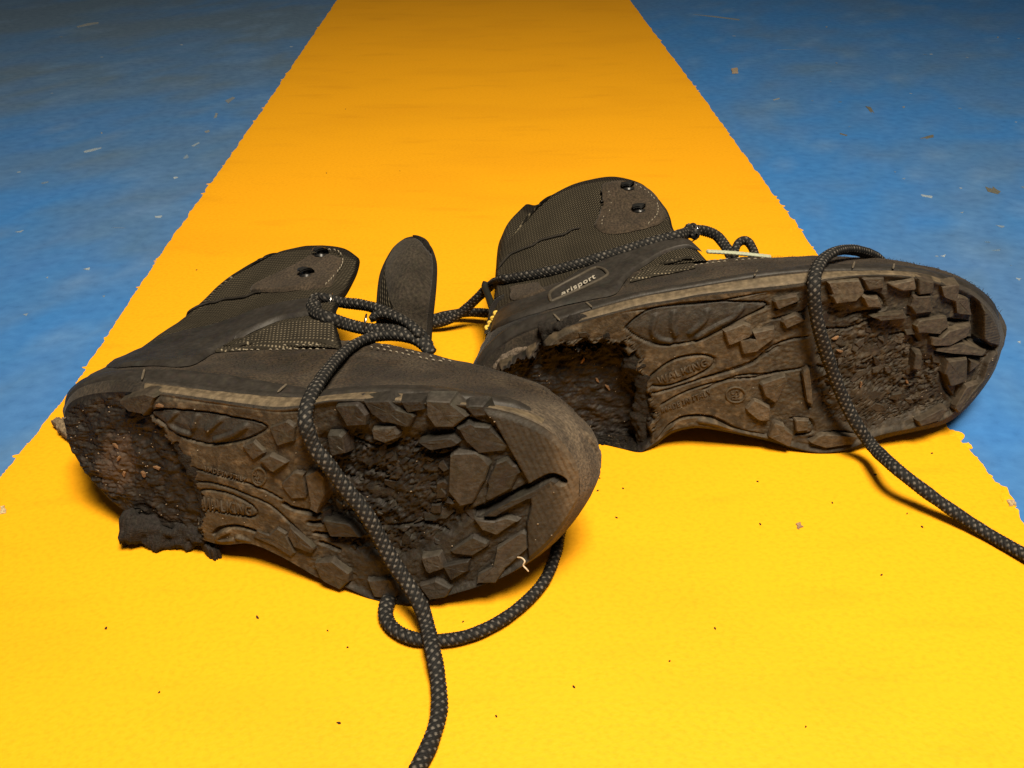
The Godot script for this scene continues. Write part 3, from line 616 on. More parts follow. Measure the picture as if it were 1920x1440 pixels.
# ---------------------------------------------------------------- floor
func build_floor() -> void:
	# blue paint as one sheet
	var nx := 260
	var nz := 260
	var v := PackedVector3Array()
	var c := PackedColorArray()
	for j in nz:
		for i in nx:
			var fx := (float(i) / (nx - 1) - 0.5) * 2.0
			var fz := float(j) / (nz - 1)
			var x := signf(fx) * pow(absf(fx), 1.6) * 4.0
			var z := 1.2 - pow(fz, 1.5) * 7.2
			v.append(Vector3(x, 0, z))
			var dust := broad.get_noise_2d(x * 2.6 - z * 1.6, z * 3.0 + x * 2.4) * 0.5 + 0.5
			var d2 := fine.get_noise_2d(x * 12.0 + 40.0, z * 17.0 + x * 5.0) * 0.5 + 0.5
			var d3 := smoothstep(0.3, 0.8, dust) * 0.38 + smoothstep(0.42, 0.8, d2) * 0.25
			if x < 0.0:
				d3 += smoothstep(0.35, 0.7, dust) * 0.2 * smoothstep(-0.3, -1.0, z)
				d3 += 0.55 * smoothstep(-0.95, -1.35, z + x * 0.25 + (dust - 0.5) * 0.5)
			var paint := Color(0.042, 0.175, 0.46)
			var haze := smoothstep(0.58, 0.8, fine.get_noise_2d(x * 16.0 + 7.0, z * 34.0 + x * 6.0) * 0.5 + 0.5)
			c.append(paint.lerp(Color(0.110, 0.155, 0.19), clampf(d3 * 0.85, 0.0, 0.8)).lerp(Color(0.14, 0.25, 0.42), haze * 0.35))
	var ground := part("blue_floor", smooth_mesh(v, grid_indices(nx, nz), c), M.blue, self)
	ground.set_meta("kind", "structure")
	ground.set_meta("label", "blue painted concrete floor with dust and small pale chips")
	# yellow stripe: its own thin coat of paint with a ragged edge
	var la := stripe_edge(FLOOR.stripe_left, -1.0)
	var rb := stripe_edge(FLOOR.stripe_right, 1.0)
	var n := la.size()
	var cols := 40
	v = PackedVector3Array()
	c = PackedColorArray()
	for j in n:
		for i in cols + 2:
			var f := clampf((i - 1.0) / (cols - 1), 0.0, 1.0)
			var p: Vector2 = la[j].lerp(rb[j], f)
			var y := 0.0006 if i > 0 and i < cols + 1 else -0.0002
			v.append(Vector3(p.x, y, p.y))
			var dirt := broad.get_noise_2d(p.x * 4.0 + 9.0, p.y * 9.0) * 0.5 + 0.5
			var smear := smoothstep(0.62, 0.9, fine.get_noise_2d(p.x * 9.0 + p.y * 2.0, p.y * 30.0 + 70.0) * 0.5 + 0.5)
			c.append(Color(0.80, 0.368, 0.0045).lerp(Color(0.66, 0.29, 0.008), clampf(smoothstep(0.45, 0.8, dirt) * 0.25 + smear * 0.45, 0, 0.6)))
	var stripe := part("yellow_stripe", smooth_mesh(v, grid_indices(cols + 2, n, 0, true), c), M.yellow, self)
	stripe.set_meta("kind", "structure")
	stripe.set_meta("label", "wide yellow floor stripe with ragged edges running away from the camera")
	for t in FLOOR.tears:
		var o := part("torn_paint_edge", slab(list2(t), 0.0001, 0.0004, Color(0.80, 0.375, 0.0045), func(p: Vector2, y: float): return Vector3(p.x, y, p.y), 0.0006, 0.0002, 4), M.yellow, stripe)
		o.set_meta("label", "jagged scrap of yellow paint torn over the blue floor")
	var lay := func(p: Vector2, y: float): return Vector3(p.x, y, p.y)
	var count := 0
	for t in FLOOR.scuffs:
		var tone := Color(0.16, 0.27, 0.42).lerp(Color(0.42, 0.52, 0.60), rng.randf())
		if count in [19, 20, 21, 22]:
			tone = Color(0.17, 0.17, 0.14)
		elif t[0][1] < -8500:
			tone = tone.lerp(Color(0.22, 0.23, 0.22), 0.6)
		part("paint_chip", slab(shrunk(list2(t), 0.62), 0.00005, 0.00016, tone, lay, 0.0004, 0.0001, 4), M.speck, ground)
		count += 1
	# many more pinhead chips and short scratches on both sides of the stripe
	for k in 90:
		var z := -rng.randf_range(0.30, 1.45)
		var half := 0.556 * (0.205 - z * 1.0)
		var x := rng.randf_range(0.30 if k % 3 > 0 else -0.30, (0.36 + half) if k % 3 > 0 else -(0.36 + half))
		var size := rng.randf_range(0.0006, 0.0018) * (1.0 - z * 0.4)
		var scratch := k % 7 == 0
		var poly := PackedVector2Array()
		var turn := rng.randf_range(-0.5, 0.5)
		for q in 6:
			var ang := TAU * q / 6.0
			poly.append(Vector2(x, z) + Vector2(cos(ang) * (rng.randf_range(5.0, 9.0) if scratch else rng.randf_range(0.7, 1.5)), sin(ang) * (0.45 if scratch else rng.randf_range(0.6, 1.2))).rotated(turn) * size)
		var tone := Color(0.10, 0.22, 0.42).lerp(Color(0.40, 0.48, 0.55), pow(rng.randf(), 2.0) * (0.3 if scratch else 1.0))
		part("paint_chip", slab(poly, 0.00005, 0.00014, tone, lay, 0.0001, 0.00008, 2), M.speck, ground)


func shrunk(p: PackedVector2Array, f: float) -> PackedVector2Array:
	var mid := Vector2.ZERO
	for q in p:
		mid += q / p.size()
	var out := PackedVector2Array()
	for q in p:
		out.append(mid.lerp(q, f))
	return out


func stripe_edge(a: Array, side: float) -> PackedVector2Array:
	var p := list2(a)
	# straight line fitted through the traced points, carried on beyond both ends of the view
	var d := (p[0] - p[p.size() - 1]).normalized()
	var out := PackedVector2Array()
	var z := 0.9
	var base := p[p.size() - 1]
	while z > -5.5:
		var f := (z - base.y) / d.y
		var q := base + d * f
		# keep the traced course inside the view
		for k in p.size() - 1:
			if z <= p[k + 1].y and z >= p[k].y:
				q = p[k].lerp(p[k + 1], (z - p[k].y) / (p[k + 1].y - p[k].y))
		var rag := fine.get_noise_2d(z * 40.0, side * 31.0) * 0.0016 + fine.get_noise_2d(z * 500.0, side * 77.0) * 0.0005
		var lump := maxf(0.0, fine.get_noise_2d(z * 130.0 + 5.0, side * 53.0) - 0.42) * 0.011
		q.x += rag + side * lump
		out.append(q)
		z -= 0.0007 if z < 0.0 and z > -1.1 else 0.006
	return out


# ---------------------------------------------------------------- boots
func build_boot(D: Dictionary, called: String, label: String, pose: Transform3D, is_left: bool) -> void:
	var boot := thing(called, label, "boot", "worn hiking boots")
	boot.transform = pose
	var floor_at := func(p: Vector3) -> Vector3:
		var w := pose * p
		if w.y < 0.0012:
			p += pose.basis.inverse() * Vector3(0, 0.0012 - w.y, 0)
		return p
	# --- body of the upper, lofted through the traced sections
	var rows := []
	var under := list3(D.under)
	var nt := 220
	var nb := 70
	var k := 0
	var shrink := [1.0, 1.03, 1.02, 0.98, 0.9, 0.8, 0.66]
	var first: PackedVector3Array = list3(D.rows[0])
	var a0 := first[0]
	var b0 := first[first.size() - 1]
	for r in D.rows:
		var top := resample(list3(r), nt)
		var ring := PackedVector3Array(top)
		var ta := top[0]
		var tb := top[nt - 1]
		var low := PackedVector3Array()
		var ab := b0 - a0
		var tab := tb - ta
		var ratio := tab.length() / ab.length()
		for q in under:
			var x := (q - a0).dot(ab) / ab.length_squared()
			var off := q - a0 - ab * x
			low.append(ta + tab * x + off * ratio * shrink[k])
		low[0] = ta
		low[low.size() - 1] = tb
		low = resample(low, nb)
		for i in range(nb - 2, 0, -1):
			ring.append(low[i])
		rows.append(ring)
		k += 1
	var grid := cross_rows(rows, 9)
	# closing ring behind the vamp
	var last: PackedVector3Array = grid[grid.size() - 1]
	var heart := Vector3.ZERO
	for p in last:
		heart += p / last.size()
	for f in [0.12, 0.45, 0.97]:
		var ring := PackedVector3Array()
		for p in last:
			ring.append(p.lerp(heart + Vector3(0, 0, -0.006 * f), f))
		grid.append(ring)
	var v := PackedVector3Array()
	var c := PackedColorArray()
	var nx: int = grid[0].size()
	var per := 9.0
	for j in grid.size():
		var lv := j / per
		for i in nx:
			var p: Vector3 = grid[j][i]
			var wob := fine.get_noise_3d(p.x * 45.0, p.y * 45.0, p.z * 45.0)
			var out := (p - heart)
			out.z *= 0.3
			if lv > 2.2:
				p += out.normalized() * (wob * 0.0017 + fine.get_noise_3d(p.x * 420.0, p.y * 420.0, p.z * 420.0) * 0.00035)
			v.append(floor_at.call(p))
			c.append(upper_color(lv, p, wob, is_left))
	part("upper", smooth_mesh(v, grid_indices(nx, grid.size(), 0, false, true), c), M.suede, boot)
	# --- dark rubber rand and pale midsole edge as raised bands along the welt
	band(boot, grid, nt, 0.22, 1.0, 0.0005, "midsole_edge", M.rubber, Color(0.150, 0.115, 0.073), 0.21 if is_left else 0.19, 0.86 if is_left else 0.80, floor_at)
	band(boot, grid, nt, 1.12, 3.0, 0.0009, "rubber_rand", M.smooth, Color(0.032, 0.028, 0.024), 0.02, 0.955 if not is_left else 0.84, floor_at)
	# --- shaft
	build_shaft(D, boot, floor_at, is_left)
	for key in ["mesh_panel", "heel_strap", "hook_patch", "suede_patch"]:
		if D.has(key):
			var tone := Color(0.032, 0.0285, 0.025)
			var mat: Material = M.smooth
			var h := 0.0013
			if key == "mesh_panel":
				tone = Color(0.50, 0.45, 0.37)
				mat = M.cloth
				h = 0.0006
			elif key == "hook_patch" or key == "suede_patch":
				tone = Color(0.082, 0.060, 0.040)
				mat = M.suede
				h = 0.0011
			var nm: String = {"heel_strap": "heel_strap", "mesh_panel": "mesh_panel", "hook_patch": "hook_patch", "suede_patch": "ankle_patch"}[key]
			overlay(boot, D[key], nm, mat, tone, h, 0.0022 if key == "hook_patch" else 0.0012)
	stitching(boot, D.stitch, [4] if is_left else [2, 3])
	for q in D.marks:
		part("mould_mark", tube(PackedVector3Array([v3(q[0]) + Vector3(0, 0.0013, 0.0004), v3(q[1]) + Vector3(0, 0.0013, 0.0004)]), 0.0006, 6, Color(0.16, 0.13, 0.095), 6), M.rubber, boot)
	# suede nap standing up along the top of the vamp
	var fuzz := SurfaceTool.new()
	fuzz.begin(Mesh.PRIMITIVE_TRIANGLES)
	for q in 420:
		var row := rng.randi_range(int(per * 3.6), int(per * 5.6))
		var i := rng.randi_range(int(nt * 0.3), int(nt * 0.97))
		var p: Vector3 = grid[row][i]
		var dir := Vector3(rng.randf_range(-1, 1), rng.randf_range(0.6, 1.4), rng.randf_range(-0.6, 0.6)).normalized() * rng.randf_range(0.0007, 0.0017)
		fuzz.append_from(tube(PackedVector3Array([p, p + dir * 0.6, p + dir + Vector3(rng.randf_range(-1, 1), rng.randf_range(-1, 0.3), 0) * 0.0006]), 0.00011, 4, Color(0.05, 0.037, 0.024), 3), 0, Transform3D.IDENTITY)
	part("suede_nap", fuzz.commit(), M.suede, boot).set_meta("kind", "stuff")
	for h in D.hooks:
		lace_hook(boot, v3(h), is_left)
	# --- sole
	build_outsole(D, boot, floor_at, is_left)
	for key in D.text:
		var t: Array = D.text[key]
		var cs: Array = t[1]
		var quad := []
		for q in cs:
			quad.append(Vector3(q[0] * 0.0001, q[1] * 0.0001, sole_level(q[0] * 0.0001, is_left) - 0.0002))
		lettering(boot, t[0], quad, 0.0007, "raised_lettering" if key != "mark" else "emblem_letters", M.rubber, Color(0.075, 0.058, 0.038))
	var cc := list2(D.circle)
	var ringpath := PackedVector3Array()
	for i in 33:
		var ang := TAU * i / 32.0
		var q := cc[0] + (cc[1] - cc[0]) * cos(ang) + (cc[2] - cc[0]) * sin(ang)
		ringpath.append(Vector3(q.x, q.y, sole_level(q.x, is_left) + 0.0002))
	part("emblem_ring", tube(ringpath, 0.0006, 8, Color(0.085, 0.066, 0.043), 120), M.rubber, boot)
	if is_left:
		build_tongue(D, boot)
		torn_flap(boot, pose)
		var th := PackedVector3Array()
		for q in LACES.loose_thread:
			th.append(pose.affine_inverse() * v3(q))
		part("loose_thread", tube(th, 0.00035, 5, Color.WHITE, 40), M.thread_pale, boot)
	else:
		lettering(boot, "arlsport", [v3(D.logo[0]), v3(D.logo[1]), v3(D.logo[2]), v3(D.logo[3])], 0.0003, "side_lettering", M.print, Color.WHITE, 0.0032)
		var fr := PackedVector3Array()
		for q in D.logo_frame:
			fr.append(v3(q) + Vector3(0, 0.0027, 0.0))
		fr.append(fr[0])
		part("lettering_frame", tube(fr, 0.0010, 8, Color(0.075, 0.063, 0.050), 90), M.smooth, boot)
		heel_lip(boot)
		var hs := list3(D.heel_stitch)
		for i in hs.size() - 1:
			part("yellow_stitch", tube(PackedVector3Array([hs[i].lerp(hs[i + 1], 0.1), hs[i].lerp(hs[i + 1], 0.5) + Vector3(-0.0012, 0.0008, 0), hs[i].lerp(hs[i + 1], 0.85)]), 0.0009, 8, Color.WHITE, 12), M.thread_yellow, boot)


func spring_at(s: float, is_left: bool) -> float:
	var e := maxf(0.0, s - (0.17 if is_left else 0.18))
	return -(3.2 if is_left else 2.5) * e * e


func sole_level(s: float, is_left: bool) -> float:
	return spring_at(s, is_left)


func upper_color(lv: float, p: Vector3, wob: float, is_left: bool) -> Color:
	var suede := Color(0.058, 0.0385, 0.0215)
	var rub := Color(0.055, 0.043, 0.031)
	var blot := broad.get_noise_3d(p.x * 30.0 + 3.0, p.y * 30.0, p.z * 30.0) * 0.5 + 0.5
	var col := rub if lv < 2.0 else suede
	col = col.lerp(Color(0.024, 0.0175, 0.0115), smoothstep(0.45, 0.75, blot) * 0.75)
	col = col.lerp(Color(0.098, 0.073, 0.047), smoothstep(0.45, 0.75, 1.0 - blot) * 0.65)
	if p.x < 0.03 and lv > 1.2:
		col = Color(0.026, 0.0225, 0.020) * (0.85 + wob * 0.4)
	# scuffed bare rubber at the very toe
	if is_left:
		var toe := smoothstep(0.205, 0.248, p.x - (lv - 2.5) * 0.008)
		var scuff := smoothstep(0.35, 0.6, broad.get_noise_3d(p.x * 60.0, p.y * 26.0, p.z * 60.0) * 0.5 + 0.5)
		col = col.lerp(Color(0.21, 0.160, 0.108), toe * (0.45 + 0.5 * scuff))
	else:
		col = col.lerp(Color(0.060, 0.049, 0.038), smoothstep(0.25, 0.28, p.x) * 0.5)
	return col


# strip of the lofted surface between two levels, lifted off it with rounded edges
func band(boot: Node3D, grid: Array, nt: int, lo: float, hi: float, lift: float, called: String, mat: Material, tone: Color, f0: float, f1: float, floor_at: Callable) -> void:
	var per := 9.0
	var i0 := int(f0 * nt)
	var i1 := int(f1 * nt)
	var nv := 11
	var v := PackedVector3Array()
	var c := PackedColorArray()
	for j in nv:
		var f := float(j) / (nv - 1)
		var lv := lerpf(lo, hi, f) * per
		var ja := int(lv)
		var fr := lv - ja
		for i in range(i0, i1):
			var a: Vector3 = grid[ja][i].lerp(grid[ja + 1][i], fr)
			var du: Vector3 = grid[ja][mini(i + 1, nt - 1)] - grid[ja][maxi(i - 1, 0)]
			var dv: Vector3 = grid[mini(ja + 2, grid.size() - 1)][i] - grid[maxi(ja - 1, 0)][i]
			var n := du.cross(dv).normalized()
			if n.y < 0.0 and a.y > 0.02:
				n = -n
			var ends := clampf(minf(i - i0, i1 - 1 - i) / 5.0, 0.0, 1.0)
			var h := lift * minf(1.0, 5.0 * minf(f, 1.0 - f)) * ends - (0.0005 if j == 0 or j == nv - 1 else 0.0)
			var nz := fine.get_noise_3d(a.x * 90.0, a.y * 90.0, a.z * 200.0)
			v.append(floor_at.call(a + n * (h + nz * 0.00025 * ends)))
			var wear := smoothstep(0.1, 0.6, broad.get_noise_3d(a.x * 70.0, a.y * 40.0, a.z * 200.0))
			c.append((tone * (1.0 + nz * 0.35)).lerp(tone * 1.7, wear * 0.35))
	part(called, smooth_mesh(v, grid_indices(i1 - i0, nv), c), mat, boot)


func build_shaft(D: Dictionary, boot: Node3D, floor_at: Callable, is_left: bool) -> void:
	var near := []
	var far := []
	var n := 80
	for r in D.shaft:
		var p := resample(list3(r), n)
		near.append(p)
		var q := PackedVector3Array()
		for i in n:
			var f := float(i) / (n - 1)
			var drop: float = p[i].y - p[0].y
			q.append(Vector3(p[i].x + 0.006 * (1.0 - f), p[0].y - drop * 0.75 - sin(minf(f * 3.0, PI * 0.5)) * 0.030 - maxf(0.0, p[0].y - 0.012), p[i].z))
		far.append(q)
	for side in 2:
		var g := cross_rows(near if side == 0 else far, 10)
		var ny := g.size()
		var nor := grid_normals(g)
		# padded sheet: out over the front, round the rim and back down inside
		var v := PackedVector3Array()
		var c := PackedColorArray()
		var uv := PackedVector2Array()
		for j in ny + 6 + ny:
			for i in n:
				var jj := j if j < ny else (ny - 1 if j < ny + 6 else 2 * ny + 5 - j)
				var p: Vector3 = g[jj][i]
				var nn: Vector3 = nor[jj][i]
				if side == 1:
					nn = -nn
				var thick := 0.0006 + 0.0040 * smoothstep(0.4, 0.92, float(i) / n)
				var off := 0.0004
				if j >= ny:
					off = -thick
					if j < ny + 6:
						var ang := PI * (j - ny + 0.5) / 6.0
						off = -thick * 0.5 + cos(ang) * (thick * 0.5 + 0.0004)
						var upv: Vector3 = (g[ny - 1][i] - g[ny - 3][i]).normalized()
						p += upv * sin(ang) * thick * 0.6
				# round the front edge of the flap
				var fe := clampf((n - 1 - i) / 4.0, 0.0, 1.0)
				if fe < 1.0:
					off = lerpf(-thick * 0.5, off, sqrt(1.0 - (1.0 - fe) * (1.0 - fe)))
				var pad := 0.0009 * sin(clampf((float(jj) / (ny - 1) - 0.25) / 0.75, 0, 1) * PI)
				if j < ny:
					off += pad + 0.0006 * fine.get_noise_3d(p.x * 30.0, p.y * 30.0, p.z * 30.0)
				v.append(floor_at.call(p + nn * off))
				uv.append(Vector2(p.x / 0.0068 + p.z / 0.016, p.z / 0.0068))
				var tone := Color(0.38, 0.34, 0.27)
				var fj := float(jj) / (ny - 1)
				if j >= ny or i > n - 3:
					tone = Color(0.05, 0.045, 0.04)
				elif fj > 0.93:
					tone = Color(0.16, 0.14, 0.12)
				c.append(tone * (1.0 + 0.25 * broad.get_noise_3d(p.x * 40.0, p.y * 40.0, p.z * 40.0)))
		var o := part("collar_flap" if side == 0 else "far_collar_flap", smooth_mesh(v, grid_indices(n, ny * 2 + 6, 0, side == 1), c, uv), M.cordura, boot)
		if side == 0:
			# seam piping between the ankle panel and the padded collar
			var seam := PackedVector3Array()
			for i in range(6, int(n * 0.58), 3):
				var jj := int(lerpf(ny * 0.46, ny * 0.60, float(i) / n))
				seam.append(g[jj][i] + Vector3(0, 0.0022, 0.0004))
			part("collar_seam", tube(seam, 0.0007, 6, Color(0.02, 0.018, 0.015), 100), M.lace, o)


func grid_normals(g: Array) -> Array:
	var out := []
	for j in g.size():
		var line := PackedVector3Array()
		var n: int = g[j].size()
		for i in n:
			var du: Vector3 = g[j][mini(i + 1, n - 1)] - g[j][maxi(i - 1, 0)]
			var dv: Vector3 = g[mini(j + 1, g.size() - 1)][i] - g[maxi(j - 1, 0)][i]
			line.append(du.cross(dv).normalized())
		out.append(line)
	return out


func overlay(boot: Node3D, rows: Array, called: String, mat: Material, tone: Color, lift: float, base_lift: float) -> void:
	var rr := []
	for r in rows:
		rr.append(resample(list3(r), 60))
	var g := cross_rows(rr, 7)
	var nor := grid_normals(g)
	var ny := g.size()
	var nx := 60
	var v := PackedVector3Array()
	var c := PackedColorArray()
	var uv := PackedVector2Array()
	for j in ny:
		for i in nx:
			var n: Vector3 = nor[j][i]
			if n.y < 0.0:
				n = -n
			var e := minf(minf(i, nx - 1 - i) / 3.0, minf(j, ny - 1 - j) / 3.0)
			var h := lerpf(-0.0006, lift, clampf(e, 0.0, 1.0))
			var p: Vector3 = g[j][i]
			h += 0.0003 * fine.get_noise_3d(p.x * 80.0, p.y * 80.0, p.z * 80.0)
			v.append(p + n * (h + base_lift))
			var w := broad.get_noise_3d(p.x * 60.0 + 7.0, p.y * 60.0, p.z * 60.0)
			var rim := 1.0 if e > 1.2 else 1.12
			c.append(tone * (1.0 + w * 0.4) * rim)
			uv.append(Vector2(p.x / 0.0078, (p.z + p.y * 0.4) / 0.0078))
	part(called, smooth_mesh(v, grid_indices(nx, ny), c, uv if mat == M.cloth else PackedVector2Array()), mat, boot)


func stitching(boot: Node3D, lines: Array, on_patch: Array) -> void:
	var st := SurfaceTool.new()
	st.begin(Mesh.PRIMITIVE_TRIANGLES)
	var row := -1
	for l in lines:
		row += 1
		var raw := list3(l)
		var len := 0.0
		for i in range(1, raw.size()):
			len += raw[i].distance_to(raw[i - 1])
		var n := maxi(4, int(len / 0.0016))
		var p := resample(raw, n)
		for i in range(0, n - 1, 2):
			if rng.randf() < 0.2:
				continue
			var lift := Vector3(0, 0.0038 if row in on_patch else 0.0011, 0.0002)
			st.append_from(tube(PackedVector3Array([p[i] + lift * 0.7, p[i].lerp(p[i + 1], 0.5) + lift, p[i + 1] + lift * 0.7]), 0.00033, 5, Color.WHITE, 4), 0, Transform3D.IDENTITY)
	var o := part("stitching", st.commit(), M.thread, boot)
	o.set_meta("kind", "stuff")


func lace_hook(boot: Node3D, at: Vector3, is_left: bool) -> void:
	var hook := MeshInstance3D.new()
	# base washer and a curled lip
	var st := SurfaceTool.new()
	st.begin(Mesh.PRIMITIVE_TRIANGLES)
	var base := CylinderMesh.new()
	base.top_radius = 0.0038
	base.bottom_radius = 0.0042
	base.height = 0.0014
	base.radial_segments = 20
	st.append_from(base, 0, Transform3D(Basis(), Vector3(0, 0.0004, 0)))
	var stem := CylinderMesh.new()
	stem.top_radius = 0.0018
	stem.bottom_radius = 0.0022
	stem.height = 0.004
	stem.radial_segments = 14
	st.append_from(stem, 0, Transform3D(Basis(), Vector3(0, 0.0022, 0.0008)))
	var v := PackedVector3Array()
	var nx := 9
	var prof := [Vector2(0.0030, 0.0006), Vector2(0.0036, 0.0024), Vector2(0.0030, 0.0040), Vector2(0.0014, 0.0050), Vector2(-0.0012, 0.0053), Vector2(-0.0036, 0.0047), Vector2(-0.0050, 0.0034)]
	var wid := [0.0022, 0.0026, 0.0032, 0.0038, 0.0041, 0.0038, 0.0024]
	for sgn in [0.0, -0.0009]:
		for j in prof.size():
			for i in nx:
				var f := (float(i) / (nx - 1) - 0.5) * 2.0
				v.append(Vector3(f * wid[j], prof[j].y + sgn - f * f * 0.0007, -prof[j].x))
	var idx := grid_indices(nx, prof.size())
	idx.append_array(grid_indices(nx, prof.size(), nx * prof.size(), true))
	st.append_from(smooth_mesh(v, idx, PackedColorArray()), 0, Transform3D.IDENTITY)
	hook.mesh = st.commit()
	hook.material_override = M.black
	hook.name = "lace_hook"
	boot.add_child(hook, true)
	hook.transform = Transform3D(Basis(Vector3.RIGHT, deg_to_rad(-12.0)) * Basis(Vector3.UP, deg_to_rad(-35.0 if is_left else -20.0)), at + Vector3(0, 0.0022, 0.0))


func build_tongue(D: Dictionary, boot: Node3D) -> void:
	var rr := []
	for r in D.tongue:
		rr.append(resample(list3(r), 40))
	var g := cross_rows(rr, 8)
	var nor := grid_normals(g)
	var ny := g.size()
	var nx := 40
	for which in 3:
		# suede face, woven wedge low on its left, felt back
		var v := PackedVector3Array()
		var c := PackedColorArray()
		var uv := PackedVector2Array()
		for j in ny:
			var f := float(j) / (ny - 1)
			var cut := lerpf(0.56, 0.03, smoothstep(0.0, 0.8, f))
			var from := cut if which == 0 else 0.0
			var to := cut if which == 1 else 1.0
			for i in nx:
				var x := lerpf(from, to, float(i) / (nx - 1)) * (nx - 1)
				var xi := mini(int(x), nx - 2)
				var n: Vector3 = nor[j][xi]
				if n.z < 0.0:
					n = -n
				var p: Vector3 = g[j][xi].lerp(g[j][xi + 1], x - xi)
				var e := clampf(minf(minf(x, nx - 1 - x), (ny - 1 - j) * 1.2) / 6.0, 0.0, 1.0)
				var bulge := 0.0030 * sqrt(1.0 - (1.0 - e) * (1.0 - e)) + (0.0004 if which == 0 else 0.0)
				if which == 2:
					v.append(p - n * (0.003 + bulge * 0.3) + Vector3(-0.0012, 0.0004, -0.002))
				else:
					v.append(p + n * (bulge + 0.0007 * fine.get_noise_3d(p.x * 60.0, p.y * 60.0, p.z * 60.0)))
				var w := 1.0 + 0.5 * broad.get_noise_3d(p.x * 50.0, p.y * 50.0, p.z * 50.0)
				c.append((Color(0.062, 0.050, 0.036) if which == 0 else Color(0.40, 0.36, 0.29) if which == 1 else Color(0.02, 0.017, 0.014)) * w)
				uv.append(Vector2(p.x / 0.0072, p.y / 0.0072))
		part(["tongue", "tongue_mesh", "tongue_padding"][which], smooth_mesh(v, grid_indices(nx, ny, 0, which == 2), c, uv if which == 1 else PackedVector2Array()), [M.suede, M.cordura, M.foam][which], boot)
	# rounded felt rim around it
	var rim := PackedVector3Array()
	for j in range(0, ny, 4):
		rim.append(g[j][0] + Vector3(-0.001, 0, -0.0015))
	for i in range(4, nx - 3, 5):
		rim.append(g[ny - 1][i] + Vector3(0, 0.001, -0.0015))
	for j in range(ny - 1, -1, -4):
		rim.append(g[j][nx - 1] + Vector3(0, 0, -0.0015))
	part("tongue_rim", tube(resample(rim, 40), 0.0024, 10, Color(0.02, 0.017, 0.013), 120), M.foam, boot)


func heel_lip(boot: Node3D) -> void:
	# pale torn edge of the insole board at the broken heel
	var p := PackedVector3Array([Vector3(0.0035, 0.002, -0.0155), Vector3(0.0045, 0.0075, -0.0145), Vector3(0.009, 0.0125, -0.0138), Vector3(0.0155, 0.0165, -0.0135), Vector3(0.021, 0.0180, -0.0135), Vector3(0.025, 0.0172, -0.0140)])
	part("torn_lining", ragged_tube(p, 0.0021, Color(0.21, 0.165, 0.125)), M.foam, boot)
	var q := PackedVector3Array([Vector3(0.029, 0.0275, -0.0105), Vector3(0.036, 0.029, -0.0085), Vector3(0.044, 0.0318, -0.0062), Vector3(0.052, 0.0335, -0.005), Vector3(0.060, 0.0335, -0.006)])
	part("torn_midsole", ragged_tube(q, 0.0045, Color(0.030, 0.025, 0.021)), M.foam, boot)


func ragged_tube(p: PackedVector3Array, r: float, tone: Color) -> ArrayMesh:
	var n := 90
	var q := resample(p, n)
	var v := PackedVector3Array()
	var c := PackedColorArray()
	var k := 26
	for j in n:
		var d := (q[mini(j + 1, n - 1)] - q[maxi(j - 1, 0)]).normalized()
		var a := d.cross(Vector3(0, 0, 1)).normalized()
		var b := a.cross(d)
		var ends := sqrt(clampf(minf(j, n - 1 - j) / 6.0, 0.02, 1.0))
		for i in k:
			var ang := TAU * i / k
			var at := q[j] + (a * cos(ang) + b * sin(ang) * 0.8) * r * ends * (1.15 - 0.4 * j / n)
			var lump := broad.get_noise_3d(at.x * 55.0, at.y * 55.0, at.z * 55.0) * 0.9 + fine.get_noise_3d(at.x * 210.0 + 3.0, at.y * 210.0, at.z * 210.0) * 0.28
			v.append(at + (at - q[j]) * lump)
			c.append(tone * rng.randf_range(0.7, 1.2))
	return smooth_mesh(v, grid_indices(k, n, 0, false, true), c)


func torn_flap(boot: Node3D, pose: Transform3D) -> void:
	var inv := pose.affine_inverse()
	var spine := PackedVector3Array()
	for q in LACES.flap_spine:
		spine.append(inv * v3(q))
	part("torn_flap", ragged_tube(spine, 0.0074, Color(0.040, 0.034, 0.030)), M.foam, boot)
	var to3 := func(p: Vector2, y: float): return inv * Vector3(p.x, y, p.y)
	var sc := list2(FLOOR.scrap)
	var s2 := part("torn_lining", crumbly(sc, 0.003, 0.004, Color(0.32, 0.24, 0.15), to3), M.foam, boot)
	s2.set_meta("label", "pale brown scrap of lining sticking out of the heel")


